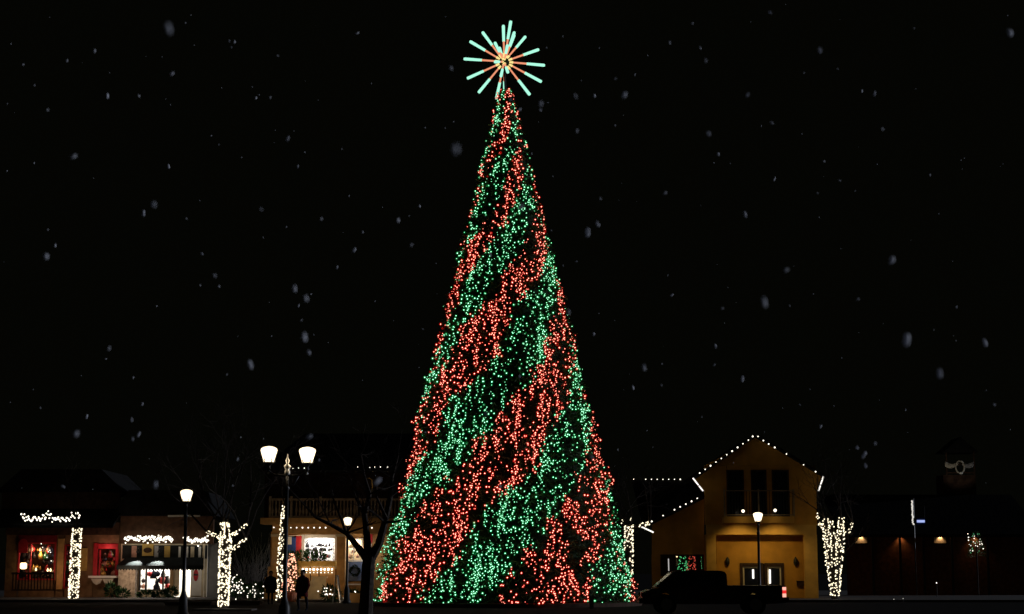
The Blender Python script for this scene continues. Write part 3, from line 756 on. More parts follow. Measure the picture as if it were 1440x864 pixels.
light_string('rosy warm lights covering the small bushy tree', pts, E['pinkish'], .036, None, front=lambda p: p.y < 91)
# shrubs with lights right of steps
for k, (x, y, n) in enumerate(((464,835,14),(497,840,30))):
    c = W(x, y, 92); bush('shrub', ['shrub with few white lights at the right of the porch steps','shrub with white lights below the blue door'][k], 'shrub', c, .5, .4, M['bush'], 300, 'shrubs with lights')
    light_string(['few white lights on the shrub right of the porch steps','white lights on the shrub below the blue door'][k], [c + Vector((random.gauss(0,.28), -.45, random.gauss(0,.17))) for i in range(n)], E['white'], .035, 'light nets on shrubs')
pl = W(497,850,91); plo = thing('planter', (pl.x, 91, 0), 'tan planter box beneath the shrub below the blue door', 'planter', 'low stone planters'); MB().box(pl.x-.55, pl.x+.5, 91.0, 91.7, 0, .5).build('box', M['porch_tan'], plo)
lamp_or_fill('POINT', W(449, 820, D-3.4), 22, (1,.66,.33), size=.15)  # added fill light in front of the step panels
lamp_or_fill('POINT', W(388, 775, D-1.3), 7, (1,.72,.42), size=.12)  # added fill light for the left porch column
lamp_or_fill('POINT', W(480, 838, 90.2), 5, (1,.70,.4), size=.1)
# white A-frame stand
t = thing('easel', (W(474,850,90).x, 90, 0), 'white folding A shaped stand leaning by the porch shrub', 'stand')
MB().tube([W(467,851,89.9), W(473,809,90)], .035, 6).build('leg', M['white'], t); MB().tube([W(481,851,89.9), W(475,809,90)], .035, 6).build('leg', M['white'], t); MB().tube([W(478,850,90.7), W(474,811,90.05)], .03, 6).build('leg', M['white'], t)
MB().tube([W(469,836,89.9), W(479,836,89.9)], .028, 6).build('crossbar', M['white'], t); MB().tube([W(471,822,89.93), W(477,822,89.93)], .028, 6).build('crossbar', M['white'], t)
# gooseneck on the upper floor
p = W(521,674,D+1.5); t = thing('wall_bracket', p, 'thin curved brass bracket on the dark upper cottage wall', 'bracket'); MB().tube([W(514,674,D+1.9), W(519,672,D+1.3), W(523,675,D+1.2), W(524,690,D+1.2)], .03, 6).build('arm', M['ornament_gold'], t); MB().lathe(W(524,692,D+1.2), [(.1,0),(.05,.15),(.02,.2)], 8).build('hood', M['black'], t)
lamp_or_fill('POINT', W(519,683,D+.9), 1.2, (1,.72,.45), size=.05)

# ------------------------------------------------------------------ people
def person(px, D, H, label, coat, legs_m, yaw=0.0, stride=.1):
    x0 = W(px, 850, D).x
    t = thing('person', (x0, D, 0), label, 'person', 'people walking in the square')
    k = H/1.72
    V = [(0,0,.95),(0,0,1.15),(0,0,1.38),(0,.0,1.5),(0,-.02,1.62),
         (-.10,0,.92),(-.11,-stride,.50),(-.11,-stride*.6,.08),(-.11,-stride*.6-.14,.05),
         (.10,0,.92),(.11,stride,.50),(.11,stride*1.3,.09),(.11,stride*1.3-.13,.05),
         (-.20,0,1.38),(-.27,.05,1.1),(-.24,-.1,.86),(-.23,-.15,.78),
         (.20,0,1.38),(.27,.03,1.1),(.25,-.08,.86),(.24,-.12,.78)]
    Rd = [.15,.14,.15,.06,.10,.095,.065,.045,.035,.095,.065,.045,.035,.07,.055,.042,.04,.07,.055,.042,.04]
    Ed = [(0,1),(1,2),(2,3),(3,4),(0,5),(5,6),(6,7),(7,8),(0,9),(9,10),(10,11),(11,12),(2,13),(13,14),(14,15),(15,16),(2,17),(17,18),(18,19),(19,20)]
    rot = Matrix.Rotation(yaw, 3, 'Z')
    me = bpy.data.meshes.new('body'); me.from_pydata([rot @ (Vector(v)*k) for v in V], Ed, []); me.materials.append(legs_m)
    o = bpy.data.objects.new('body', me); COL.objects.link(o); o.parent = t
    md = o.modifiers.new('skin', 'SKIN')
    for i, sv in enumerate(me.skin_vertices[0].data): sv.radius = (Rd[i]*k, Rd[i]*k); sv.use_root = (i == 0)
    md.use_smooth_shade = True
    o.modifiers.new('sub', 'SUBSURF').levels = 1
    mb = MB(); base = Vector((x0, D, 0))
    prof = [(.27,.62),(.25,.85),(.21,1.08),(.23,1.3),(.22,1.42),(.1,1.5)]
    rings = [[base + rot @ (Vector((math.cos(a)*r_, math.sin(a)*r_*.72, z))*k) for a in [2*math.pi*j/14 for j in range(14)]] for r_, z in prof]
    mb.add([v for r_ in rings for v in r_], [(i*14+j, i*14+(j+1)%14, (i+1)*14+(j+1)%14, (i+1)*14+j) for i in range(5) for j in range(14)]); mb.build('coat', coat, t, True)
    for sx in (-1, 1): MB().tube([base + rot @ (Vector(v)*k) for v in ((.2*sx,0,1.4),(.29*sx,.04,1.1),(.26*sx,-.09,.86))], [.085*k,.075*k,.062*k], 8).build('sleeve', coat, t, True)
    MB().ico(base + rot @ (Vector((0,-.01,1.62))*k), .115*k, 2, (.86,1,1.12)).build('head', M['skin'], t, True)
    MB().ico(base + rot @ (Vector((0,.02,1.66))*k), .125*k, 2, (.9,1,1)).build('hat', M['coat'], t, True)
    return t
person(380, 85, 1.62, 'person in a dark coat standing left of the slim lit trunk', M['coat'], M['coat'], .4, .05)
person(425, 71, 1.66, 'person in a maroon coat walking before the porch steps', M['red_coat'], M['coat'], -.5, .16)

# ------------------------------------------------------------------ yellow gabled house (right)
D = 98
Hs = thing('house', (W(1070,842,D).x, D, 0), 'amber lit yellow gabled house with balcony, porch and bulb lined roof', 'building')
def wz(x, y, d=D): q = W(x, y, d); return (q.x, q.z)
# gable wall with openings built from pieces
gw = MB()
gw.poly([wz(991,655), wz(1062,616), wz(1134,655)], D, D+.25)
for r_ in [(991,655.2,1022,738),(1110,655.2,1148,738)]: gw.pr(*r_, D, .25)
gw.poly([wz(976,672), wz(991,663.5), wz(991,690)], D, D+.25); gw.poly([wz(1148,662.5), wz(1156,667), wz(1148,690)], D, D+.25)
gw.pr(1022,655.2,1110,661,D,.25).pr(1046.5,661,1056.5,738,D,.25).pr(1078.5,661,1086,738,D,.25).pr(1022,728,1046.5,738,D,.25).pr(1056.5,728,1078.5,738,D,.25).pr(1086,728,1110,738,D,.25)
gw.build('wall', M['yellow'], Hs)
for x0, x1 in ((1022,1046.5),(1056.5,1078.5),(1086,1110)):
    wn = MB().pr(x0,661,x0+2,728,D-.05,.12).pr(x1-2,661,x1,728,D-.05,.12).pr(x0+2,661,x1-2,663,D-.05,.12).pr(x0+2,690,x1-2,691.2,D-.03,.1).build('window', M['darkwood'], Hs)
    MB().pr(x0+2,663,x1-2,728,D+.12,.04).build('pane', M['glass'], wn)
rf = MB()
for (xa, ya), (xb, yb) in (((972,674),(1062,610.5)),((1062,610.5),(1162,671))):
    p, q = W(xa, ya, D), W(xb, yb, D)
    rf.add([(p.x,D-.55,p.z),(q.x,D-.55,q.z),(q.x,D+11,q.z),(p.x,D+11,p.z),(p.x,D-.55,p.z-.16),(q.x,D-.55,q.z-.16),(q.x,D+11,q.z-.16),(p.x,D+11,p.z-.16)], [(0,1,2,3),(4,7,6,5),(0,4,5,1),(1,5,6,2),(2,6,7,3),(3,7,4,0)])
rf.build('roof', M['roof'], Hs)
MB().pr(994,738,1148,752,D-.05,.35).build('porch_header', M['yellow_trim'], Hs)
MB().pr(994,752.1,1007.5,843,D-.05,.4).build('porch_pillar', M['yellow_trim'], Hs); MB().pr(1132,752.1,1150,843,D-.05,.4).build('porch_pillar', M['yellow_trim'], Hs)
bw_ = MB().pr(1007.5,752.1,1132,793,D+1.1,.2).pr(1007.5,793,1041,843,D+1.1,.2).pr(1103,793,1132,843,D+1.1,.2); bw_.build('porch_wall', M['yellow'], Hs)
a, b, c, d_ = PR(994,752,1150,843,D)
MB().box(a, b, D+.35, D+1.1, d_-.08, d_-.02).build('porch_ceiling', M['yellow'], Hs)
MB().box(a, a+.12, D+.35, D+9, c, d_).box(b-.12, b, D+.35, D+9, c, d_).build('side_wall', M['yellow'], Hs)
bb = MB().pr(1018,726.5,1117,735.5,D-.95,.9).build('balcony_beam', M['yellow_trim'], Hs)
rl = MB().pr(1018,689.5,1117,691,D-.93,.06).pr(1018,723.5,1117,725,D-.93,.06)
for x in (1018,1066,1115.5): rl.pr(x,688,x+2,726.4,D-.94,.08)
rlo = rl.build('balcony_railing', M['balcony'], Hs)
for i in range(24):
    x = 1021.5 + i*4.02
    if abs(x-1067) > 1.5: MB().pr(x,691,x+.8,723.5,D-.91,.02).build('baluster', M['black'], rlo)
for x0,x1 in ((1041,1074),(1075.5,1103)):
    df = MB().pr(x0,792,x0+4,843,D+1.0,.14).pr(x1-4,792,x1,843,D+1.0,.14).pr(x0+4,792,x1-4,797,D+1.0,.14).build('door_frame', M['darkwood'], Hs)
    lf = MB().pr(x0+4,797,x0+6,843,D+1.08,.06).pr(x1-6,797,x1-4,843,D+1.08,.06).pr(x0+6,797,x1-6,799,D+1.08,.06).pr(x0+6,825,x1-6,843,D+1.08,.06).build('door', M['cream'], Hs)
    MB().pr(x0+6,799,x1-6,825,D+1.13,.02).build('pane', M['glass'], lf)
for x, lab in ((1023,'dark oval wall lantern at the left of the porch doors'),(1119,'dark oval wall lantern at the right of the porch doors')):
    p = W(x,790,D+1.0); t = thing('wall_lantern', p, lab, 'lantern', 'unlit lanterns on the yellow house'); MB().lathe(p-Vector((0,0,.28)), [(.02,0),(.1,.08),(.14,.22),(.13,.38),(.05,.5),(.02,.56)], 10).build('lantern_body', M['black'], t, True); MB().tube([p+Vector((0,.1,.2)), p+Vector((0,-.02,.25))], .03, 6).build('bracket', M['black'], t)
t = thing('mailbox', W(1127,821,D+1.0), 'dark letterbox on the yellow porch wall near the right pillar', 'mailbox'); MB().pr(1121,818,1132,824,D+.95,.14).build('box', M['darkwood'], t); MB().pr(1120.5,817,1132.3,818.2,D+.92,.18).build('lid', M['darkwood'], t)
for k, (x, y0, y1, lab) in enumerate(((1059,801,814,'short upright strip light glowing in the left porch door'),(1082.5,801,821,'tall upright strip light glowing in the right porch door'))):
    t = thing('strip_light', W(x,y1,D+1.05), lab, 'light'); MB().tube([W(x,y0,D+1.03), W(x+.3,y1,D+1.03)], .055, 8).build('tube', E['tube'], t); MB().lathe(W(x,y0,D+1.03), [(.06,0),(.05,.05)], 8).build('cap', M['black'], t)
# flood lights on balcony
for k, (x, y) in enumerate(((1045,719),(1090,718))):
    p = W(x, y, D-1.15); t = thing('flood_lamp', p, ['round flood lamp on the balcony edge, left of the glowing street lamp','round flood lamp on the balcony edge, right of the glowing street lamp'][k], 'lamp', 'flood lamps on the balcony')
    MB().ico(p, .09, 2).build('lens', E['flood'], t, True); MB().tube([p + Vector((0,.06,0)), p + Vector((0,.22,-.02))], [.08,.05], 8).build('housing', M['black'], t)
    lamp_or_fill('POINT', W(x, 731.5, D-1.5), 1.7, (1,.72,.30), size=.08)  # added spill light, brightens the balcony beam
    lamp_or_fill('SPOT', W(x, 737.5, D-1.7), 92, (1,.74,.28), W(x + (6 if k else -6), 815, D+.9), .06, 108, .7)  # added spot below the beam for the porch recess, apart from the lens
# bulbs along the roofs
gs = 'single file bulb strings on eaves'
dots('white bulbs climbing the left slope of the yellow gable to its peak', [(984+7.6*i, 665.5-5.15*i) for i in range(10)] + [(1058.5,614)], D-.65, E['white'], .045, gs)
dots('white bulbs with gaps down the right slope of the yellow gable', [(1066,614),(1073.5,619.8),(1081,624.6),(1089.5,629.5),(1106,638.7),(1130,654),(1147,663.5)], D-.65, E['white'], .045, gs)
for k, (a, b, lab) in enumerate((((974,672),(989,691),'white strip light on the lower left gable return'),((1158,670),(1151,691),'white strip light on the right gable return'))):
    pp = W(*a, D-.66); qq = W(*b, D-.66); t = thing('strip_light', pp, lab, 'light', 'strip lights on the gable returns')
    MB().tube([pp.lerp(qq, .02), pp.lerp(qq, .55)], .04, 7).build('tube', E['tube'], t); MB().tube([pp.lerp(qq, .6), pp.lerp(qq, .98)], .04, 7).build('tube', E['tube'], t); MB().tube([pp + Vector((0,.05,0)), qq + Vector((0,.05,0))], .02, 4).build('rail', M['black'], t)
# left wing
Wg = thing('house_wing', (W(945,842,D).x, D+.6, 0), 'low dim wing of the yellow house with a long sloping roof edge', 'building')
D3 = D+.6
wg = MB().poly([wz(917,735,D3), wz(990,700,D3), wz(990,780,D3), wz(917,780,D3)], D3, D3+.2).pr(917,780.1,929,843,D3,.2).pr(929,810,990,843,D3,.2); wg.build('wall', M['yellow'], Wg)
p, q = W(903,741,D3), W(991,697.5,D3); r3, r4 = W(889,676,D3+4), W(974,676,D3+4)
MB().add([(p.x,D3-.5,p.z),(q.x,D3-.5,q.z),(r4.x,D3+4,r4.z),(r3.x,D3+4,r3.z),(p.x,D3-.5,p.z-.15),(q.x,D3-.5,q.z-.15),(r4.x,D3+4,r4.z-.15),(r3.x,D3+4,r3.z-.15)], [(0,1,2,3),(4,7,6,5),(0,4,5,1),(1,5,6,2),(2,6,7,3),(3,7,4,0)]).build('roof', M['roof'], Wg)
wnf = MB().pr(929,780,931.5,810,D3-.05,.2).pr(987.5,780,990,810,D3-.05,.2).pr(931.5,780,987.5,782.5,D3-.05,.2).pr(931.5,807.5,987.5,810,D3-.05,.2).pr(945,782.5,947,807.5,D3-.03,.15).pr(979,782.5,981,807.5,D3-.03,.15).build('window_frame', M['darkwood'], Wg)
a, b, c, d_ = PR(929,780,990,810,D3); MB().box(a,b,D3+1.3,D3+1.35,c,d_).box(a,b,D3+.2,D3+1.3,c-.06,c-.01).build('display_case', M['darkwood'], Wg)
for k, (x, m_, mm, lab) in enumerate(((960,'green',E['green'],'little display tree in green lights in the wing window'),(973,'red',E['red'],'little display tree in red lights in the wing window'))):
    c = W(x,793,D3+.6); t = thing('small_christmas_tree', c - Vector((0,0,.55)), lab, 'tree', 'display trees in the wing window'); mb = MB(); pts = []
    for i in range(260):
        u = random.random(); a = random.uniform(0,6.283); r_ = .3*(1-u*.75); mb.leaf((c.x+math.cos(a)*r_, c.y+math.sin(a)*r_, c.z-.5+1.0*u), (math.cos(a),math.sin(a),.1), .12, .03)
    for i in range(42):
        u = random.random(); a = random.uniform(3.2,6.2); r_ = .34*(1-u*.6); pts.append(Vector((c.x+math.cos(a)*r_, c.y+math.sin(a)*r_, c.z-.45+.95*u)))
    mb.build('crown', M['needle'], t); MB().lathe(c-Vector((0,0,.6)), [(.12,0),(.1,.12)], 8).build('pot', M['terracotta'], t)
    light_string('%s lights dotted over the display tree in the wing window' % m_, pts, emit('dim_'+m_, (.12,.8,.28) if m_ == 'green' else (1,.12,.08), .9), .028, None)
dots('small green lights down the right edge of the wing window', [(986,784),(987,787),(985.5,790),(987,793),(986,796),(987,799)], D3-.1, E['green'], .022)
t = thing('strip_light', W(940,805,D3), 'slim white strip light at the left of the wing window', 'light'); MB().tube([W(940,786,D3+.1), W(940.5,803,D3+.1)], .03, 6).build('tube', emit('dim_strip',(1,.95,.9),.5), t)
p = W(952,796,D3+.3); t = thing('candle', p, 'pale upright candle shape beside the green display tree', 'candle'); MB().lathe(p, [(.05,0),(.05,.5)], 8).build('stick', M['cream'], t); MB().lathe(p+Vector((0,0,.5)), [(.03,0),(.05,.06),(.01,.16)], 8).build('flame', E['candle'], t)
dots('white bulbs along the ridge of the dark wing roof', [(908+8.1*i, 674.3) for i in range(7)] + [(891,674)], D3+3.9, E['white'], .04, gs)
dots('white bulbs climbing the sloping eave of the wing to the gable', [(916.5,733.5),(932.5,725.3),(948.5,717.2),(956.5,713),(964.5,709.2),(972.5,705.2),(980.5,701)], D3-.55, E['white'], .045, gs)
pp, qq = W(902,741,94), W(919,749,94); t = thing('strip_light', pp, 'short white strip light slanting below the bough by the tall tree', 'light'); MB().tube([pp,qq], .04, 6).build('tube', E['tube'], t)
lamp_or_fill('POINT', W(925, 790, D-2.2), .8, (1,.55,.22), size=.2)
# dark pickup truck parked before the house
TX, TY = 10.45, 66.0      # rear end, middle of its width
tk = thing('pickup_truck', (TX - 2.9, TY, 0), 'dark pickup truck parked before the yellow house with one tail lamp glowing', 'pickup truck')
M['truck'] = mat('maroon_car_paint', (.060, .030, .018), .35, .15, 2, 0, spec=.4); M['rubber'] = mat('tyre_rubber', (.012, .012, .012), .9, .2, 8, .2, spec=.1)
hw = .92
def arch(cx, r=.43, n=9): return [(cx + r*math.cos(math.pi*i/n), .40 + r*math.sin(math.pi*i/n)*1.0) for i in range(n+1)]
x0 = TX - 5.5; fx, rx = x0 + .95, TX - 1.15
out = [(TX, .45)] + [(TX, 1.0), (TX-.02, 1.10), (TX-2.2, 1.10), (TX-2.24, 1.02), (x0+1.0, 1.02), (x0+.3, .95), (x0+.06, .84), (x0, .5), (x0+.1, .4)] + list(reversed(arch(fx))) + list(reversed(arch(rx)))
MB().poly(out, TY-hw, TY+hw).build('body', M['truck'], tk)
cab = [(TX-2.22, 1.021), (TX-2.22, 1.50), (TX-2.30, 1.62), (TX-2.45, 1.66), (TX-4.05, 1.66), (TX-4.2, 1.63), (TX-4.95, 1.021)]
vs = [(x, TY-hw+.03+(.14 if z > 1.3 else 0), z) for x, z in cab] + [(x, TY+hw-.03-(.14 if z > 1.3 else 0), z) for x, z in cab]; n = len(cab)
MB().add(vs, [tuple(range(n)), tuple(reversed(range(n, 2*n)))] + [(i, i+n, (i+1) % n+n, (i+1) % n) for i in range(n)]).build('cab', M['truck'], tk)
for xs in (((TX-2.36,1.10),(TX-2.36,1.55),(TX-3.2,1.57),(TX-3.2,1.10)), ((TX-3.3,1.10),(TX-3.3,1.57),(TX-4.08,1.57),(TX-4.62,1.10))):
    mb = MB(); f = lambda z: TY-hw+.03+.14*min(1, max(0, (z-1.021)/.48)) - .012
    mb.add([(x, f(z), z) for x, z in xs] + [(x, f(z)+.01, z) for x, z in xs], [(0,1,2,3),(7,6,5,4),(0,4,5,1),(1,5,6,2),(2,6,7,3),(3,7,4,0)]).build('side_window', M['glass'], tk)
MB().add([(TX-4.90, TY-.72, 1.07),(TX-4.90, TY+.72, 1.07),(TX-4.27, TY+.64, 1.59),(TX-4.27, TY-.64, 1.59),(TX-4.92, TY-.72, 1.085),(TX-4.92, TY+.72, 1.085),(TX-4.29, TY+.64, 1.605),(TX-4.29, TY-.64, 1.605)], [(0,1,2,3),(4,7,6,5),(0,4,5,1),(1,5,6,2),(2,6,7,3),(3,7,4,0)]).build('windscreen', M['glass'], tk)
MB().tube([(TX-4.97, TY-hw+.03, 1.04), (TX-4.2, TY-hw+.155, 1.645)], .028, 6).build('pillar_glint', M['pale_metal'], tk)  # pale rod stands in for the reflection along the windscreen edge
for cx in (fx, rx):
    for sy in (-1, 1):
        y = TY + sy*(hw-.13)
        w_ = MB().tube([(cx, y-.12, .38), (cx, y+.12, .38)], .38, 20).build('wheel', M['rubber'], tk)
        MB().tube([(cx, y+sy*.115, .38), (cx, y+sy*.135, .38)], [.24,.2], 14).build('rim', M['grey'], w_)
MB().box(TX, TX+.12, TY-hw+.05, TY+hw-.05, .48, .66).build('bumper', M['black'], tk); MB().box(x0-.1, x0+.0, TY-hw+.05, TY+hw-.05, .42, .62).build('bumper', M['black'], tk)
for sy in (-1, 1):
    ya = TY + sy*hw; q = sorted((ya + sy*.012, ya - sy*.15))
    tl = MB().box(TX-.13, TX+.015, q[0], q[1], .80, .92).build('tail_lamp', E['redlamp'] if sy < 0 else M['ornament_red'], tk)
    if sy < 0:
        tl['label'] = 'glowing red tail lamp'
        MB().box(TX-.13, TX+.012, q[0]+.003, q[1], .66, .797).build('lower_lens', E['rosewhite'], tl); MB().box(TX-.13, TX+.012, q[0]+.003, q[1], .923, 1.04).build('upper_lens', E['rosewhite'], tl)
    q = sorted((ya + sy*.006, ya - sy*.3)); MB().box(x0-.01, x0+.12, q[0], q[1], .68, .82).build('headlight', M['glass'], tk)
    MB().box(TX-4.55, TX-4.4, *sorted((ya + sy*.16, ya - sy*.02)), 1.08, 1.24).build('wing_mirror', M['black'], tk)
for hx in (TX-3.1, TX-4.0): MB().box(hx, hx+.16, TY-hw-.03, TY-hw+.002, .92, .96).build('door_handle', M['black'], tk)

# ------------------------------------------------------------------ far dark hall with downlights (right)
D = 112
F = thing('hall', (W(1300,842,D).x, D, 0), 'long dark wooden hall with downlit wall at far right', 'building')
MB().pr(1192,752,1445,850,D,.3).build('wall', M['wood_wall'], F)
a, b, c, d_ = PR(1180, 690, 1460, 752, D)
MB().add([(a,D-1.1,c),(b,D-1.1,c),(b,D+6,d_),(a,D+6,d_),(a,D-1.1,c-.2),(b,D-1.1,c-.2),(b,D+6,d_-.2),(a,D+6,d_-.2)], [(0,1,2,3),(4,7,6,5),(0,4,5,1),(1,5,6,2),(2,6,7,3),(3,7,4,0)]).build('roof', M['roof'], F)
for x in (1228, 1267, 1300, 1340, 1390): MB().pr(x-1.2,753,x+1.6,848,D-.45,.14).build('post', M['black'], F)
for k, x in enumerate((1211, 1267, 1322, 1371)):
    p = W(x, 752.6, D-.2); t = thing('downlight', p, ['downlight under the hall eave beside the three stemmed lit tree','downlight in front of the slim post washing the hall wall in two','downlight above the second pale board of the hall','downlight at far right above the small green lit tree'][k], 'lamp', 'downlights under the hall eave')
    MB().lathe(p, [(.07,0),(.07,.08),(.03,.12)], 10).build('can', M['black'], t)
    MB().lathe(p-Vector((0,0,.012)), [(.05,0),(.05,.01)], 10).build('lens', E['flood'], t)
    lamp_or_fill('SPOT', p - Vector((0,0,.03)), 26 if k in (0,2) else 20, (1,.58,.28), p + Vector((0,.2,-1)), .03, 105, .8)
for k, x in enumerate((1211, 1322)):
    t = thing('sign_board', W(x,764,D-.1), ['pale board glowing under the hall eave beside the lit tree','pale board glowing under the hall eave near the blue sign'][k], 'sign', 'pale boards on the hall wall'); MB().pr(x-8.5,754.5,x+8.5,764,D-.14,.06).build('board', M['cream'], t); MB().pr(x-9.5,764,x+9.5,766,D-.2,.14).build('ledge', M['darkwood'], t)
p = W(1295,733,D-1.6); t = thing('hanging_sign', p, 'small blue white lit sign above the hall eave', 'sign'); MB().pr(1289,729,1301,738,D-1.6,.1).build('board', M['blue'], t); MB().pr(1289.5,731.6,1300.5,735,D-1.63,.02).build('glowing_band', E['bluewhite'], t); MB().tube([W(1290,729,D-1.55), W(1290,712,D-.3)], .02, 5).build('bracket', M['black'], t); MB().tube([W(1300,729,D-1.55), W(1300,712,D-.3)], .02, 5).build('bracket', M['black'], t)
tt = emit('dim_warm_strip', (1,.95,.85), .8)
light_string('upright string of pale lights on a pole beside the blue sign', [W(1282.5+ .06*i + random.gauss(0,.4), 705+1.35*i, D-1.6) for i in range(25)], tt, .055, None, order=True)
pp = W(1286,740,D-1.55); t = thing('pole', (pp.x, pp.y, 0), 'slim black pole carrying the upright string of pale lights', 'pole'); MB().tube([(pp.x,pp.y,0), W(1284,703,D-1.55)], .04, 6).build('shaft', M['black'], t); MB().ico(W(1284,702,D-1.55), .07, 1).build('tip', M['black'], t)
c = W(1373,765,D-1.5); t = thing('small_christmas_tree', (c.x,c.y,0), 'small tree in green and white lights at the far right of the hall', 'tree'); mb = MB(); pg, pw = [], []
for i in range(500):
    u = random.random(); a = random.uniform(0,6.283); r_ = .55*(1-u*.8); mb.leaf((c.x+math.cos(a)*r_, c.y+math.sin(a)*r_, c.z-.9+1.7*u), (math.cos(a),math.sin(a),.1), .18, .04)
for i in range(46):
    u = random.random(); a = random.uniform(3.2,6.2); r_ = .5*(1-u*.6); (pg if random.random() < .55 else pw).append(Vector((c.x+math.cos(a)*r_, c.y+math.sin(a)*r_, c.z-.6+1.25*u)))
mb.build('crown', M['needle'], t); MB().tube([(c.x,c.y,0),(c.x,c.y,c.z)], .05, 6).build('trunk', M['bark'], t)
light_string('green lights on the small tree at the end of the hall', pg, E['green'], .03); light_string('white lights on the small tree at the end of the hall', pw, E['white'], .03)
dots('short drop of white lights left of the small green lit tree', [(1361,751),(1362,756),(1362,760),(1363,766)], D-1.2, E['white'], .035)
# cupola with swag and wreath
Dk = 118
k_ = thing('cupola', (W(1350,700,Dk).x, Dk, W(1350,700,Dk).z - 1), 'dark roof lookout with a railing dressed in pale swags', 'cupola')
MB().pr(1328,668,1374,760,Dk+.1,2).build('tower', M['darkwood'], k_)
q = [(1326,636),(1350,615),(1376,636)]; MB().poly([wz(x,y,Dk) for x,y in q], Dk-.1, Dk+2.4).build('roof', M['roof'], k_)
MB().pr(1330,652,1370,654,Dk,.08).pr(1330,664,1370,666,Dk,.08).build('rail', M['darkwood'], k_)
for x in (1330,1369): MB().pr(x,636,x+2,668,Dk-.01,.1).build('post', M['darkwood'], k_)
for x0, x1, lab, mm in ((1329,1347,'pale swag of cloth left of the wreath on the roof lookout','pale_fabric'),(1353,1369,'greyer swag of cloth right of the wreath on the roof lookout','grey')):
    mb = MB(); n = 10; top = []; bot = []
    for i in range(n+1):
        u = i/n; x = x0+(x1-x0)*u; sag = 2.6*math.sin(u*math.pi); s0 = (u if x0 > 1350 else 1-u)
        top.append(W(x, 650.5+sag - s0*1.5, Dk-.12 - .04*math.sin(i*1.9))); bot.append(W(x, 656.5+sag*1.3 - (1-s0)*2.4, Dk-.08 - .04*math.sin(i*1.9+1)))
    vs = []; 
    for a, b in zip(top, bot): vs += [a, b, a + Vector((0,.05,0)), b + Vector((0,.05,0))]
    fs = []
    for i in range(n): o = i*4; fs += [(o,o+4,o+5,o+1),(o+2,o+3,o+7,o+6),(o,o+2,o+6,o+4),(o+1,o+5,o+7,o+3)]
    fs += [(0,1,3,2),(n*4,n*4+2,n*4+3,n*4+1)]
    mb.add(vs, fs); tag(mb.build('swag', M[mm], None, True), lab, 'swag', 'cloth swags on the roof lookout')
cw = W(1350,657,Dk-.2); t = thing('wreath', cw, 'pale rimmed wreath at the centre of the roof lookout railing', 'wreath')
MB().tube([cw + Vector((math.cos(a)*.30, 0, math.sin(a)*.42)) for a in [2*math.pi*i/24 for i in range(25)]], .055, 6).build('ring', M['pale_fabric'], t, True)
MB().ico(cw + Vector((.05,-.05,-.43)), .09, 1, (1.4,.6,1)).build('bow', M['white'], t)
lamp_or_fill('SPOT', W(1348, 690, Dk-4), 75, (1,.92,.78), W(1350,655,Dk), .1, 45, .6)  # added spot without a fixture, brightens the swags
# little path lights in the dark at the right
for x, y, d, lab in ((1317,820,104,'tiny white path light in the dark below the second pale board'),(1257,843,92,'dim path light low at the right, left of its pair'),(1270,842,92,'dim path light low at the right, right of its pair')):
    p = W(x,y,d); t = thing('path_light', (p.x,p.y,0), lab, 'lamp', 'path lights at the right'); MB().lathe((p.x,p.y,0), [(.05,0),(.03,.05),(.03,p.z-.08)], 8).build('stake', M['black'], t); MB().ico(p, .035 if y < 830 else .022, 1).build('lens', E['white'] if y < 830 else tt, t); MB().lathe(p+Vector((0,0,.04)), [(.08,0),(.02,.05)], 8).build('cap', M['black'], t)
# grey utility box before the tall tree
p = W(832,846,75); t = thing('utility_box', (p.x,75,0), 'small grey box standing at the foot of the tall tree', 'box'); MB().box(p.x-.09,p.x+.09,75,75.15,0,.55).build('case', M['grey'], t); MB().box(p.x-.11,p.x+.11,74.98,75.17,.552,.58).build('lid', M['grey'], t)

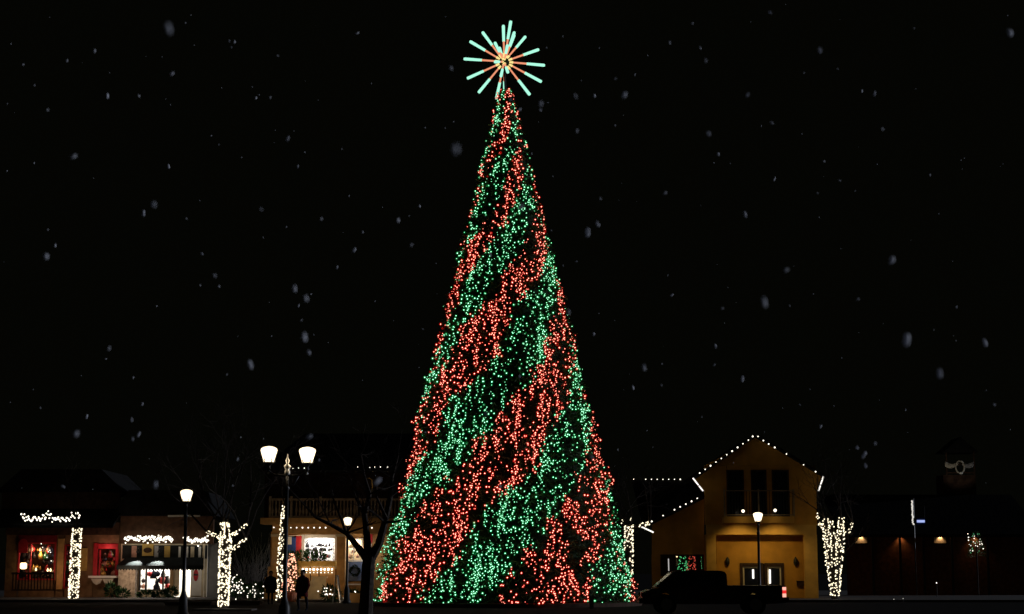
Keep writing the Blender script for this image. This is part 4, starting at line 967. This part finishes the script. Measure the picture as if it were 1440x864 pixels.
# ------------------------------------------------------------------ falling snow, every flake its own
variants = []
for v in range(6):
    mb = MB(); bm = bmesh.new(); bmesh.ops.create_icosphere(bm, subdivisions=2, radius=1)
    sq = Vector((random.uniform(.45,.8), random.uniform(.4,.7), random.uniform(.9,1.5)))
    vs = [Vector((a.co.x*sq.x, a.co.y*sq.y, a.co.z*sq.z)) * (1 + .45*noise.noise(a.co*1.7 + Vector((v*7,0,0)))) for a in bm.verts]
    fs = [tuple(q.index for q in f.verts) for f in bm.faces]; bm.free()
    me = bpy.data.meshes.new('snowflake'); me.from_pydata(vs, [], fs); me.materials.append(M['snow'])
    for p in me.polygons: p.use_smooth = True
    variants.append(me)
def flake(px, py, d, r, tilt):
    r *= .85
    o = bpy.data.objects.new('snowflake', random.choice(variants)); COL.objects.link(o); o.location = W(px, py, d); o.scale = (r, r, r); o.rotation_euler = (random.uniform(-.3,.3), tilt, random.uniform(0,6.28))
    tag(o, 'small pale snowflake drifting down through the black night air', 'snowflake', 'falling snowflakes')
big = [(202,300,6,.0095),(284,357,8,.009),(308,403,7,.007),(237,40,1.6,.0045),(826,327,4,.010),(996,188,4.5,.009),(1044,533,6,.010),(1006,487,9,.010),(1345,432,8,.008),(1420,46,3,.008),(1215,640,5,.010),(1075,425,2.2,.0055),(641,210,1.4,.004),(195,611,6,.009),(122,586,8,.009),(352,513,3,.007),(428,474,2.5,.007),(510,327,9,.009),(474,376,8,.008),(502,47,7,.008),(151,135,6,.009),(360,138,9,.008),(1010,217,9,.011),(1089,252,11,.012),(1212,128,8,.009),(1230,132,6,.008),(945,415,10,.012),(1048,302,5,.008),(1254,366,3,.008),(1385,482,4,.009),(1275,478,2.6,.009),(419,234,9,.008),(405,195,5,.007),(1205,630,6,.009),(1217,655,6,.008),(1154,600,10,.012),(237,234,10,.013),(590,290,10,.01),(498,352,6,.009),(560,310,4,.006),(836,135,9,.010),(878,134,3,.006),(133,72,6,.007),(420,430,9,.008),(835,470,7,.008),(890,545,9,.011)]
for x, y, d, r in big: flake(x, y, d, r, random.gauss(0,.5))
for i in range(250):
    d = random.choice((random.uniform(7,16), random.uniform(12,28), random.uniform(2.5,7)))
    flake(random.uniform(5,1435), random.uniform(5,690), d, random.uniform(.0035,.0065)*(1 if d < 12 else 1.25), random.gauss(0,.7))

# ------------------------------------------------------------------ render settings
sc.view_settings.view_transform = 'Standard'; sc.view_settings.look = 'None'; sc.view_settings.exposure = 0; sc.view_settings.gamma = 1
sc.cycles.use_denoising = True
sc.cycles.filter_width = 1.5
sc.cycles.max_bounces = 5; sc.cycles.sample_clamp_indirect = 2.0
try:
    sc.cycles.denoiser = 'OPENIMAGEDENOISE'
except Exception: pass
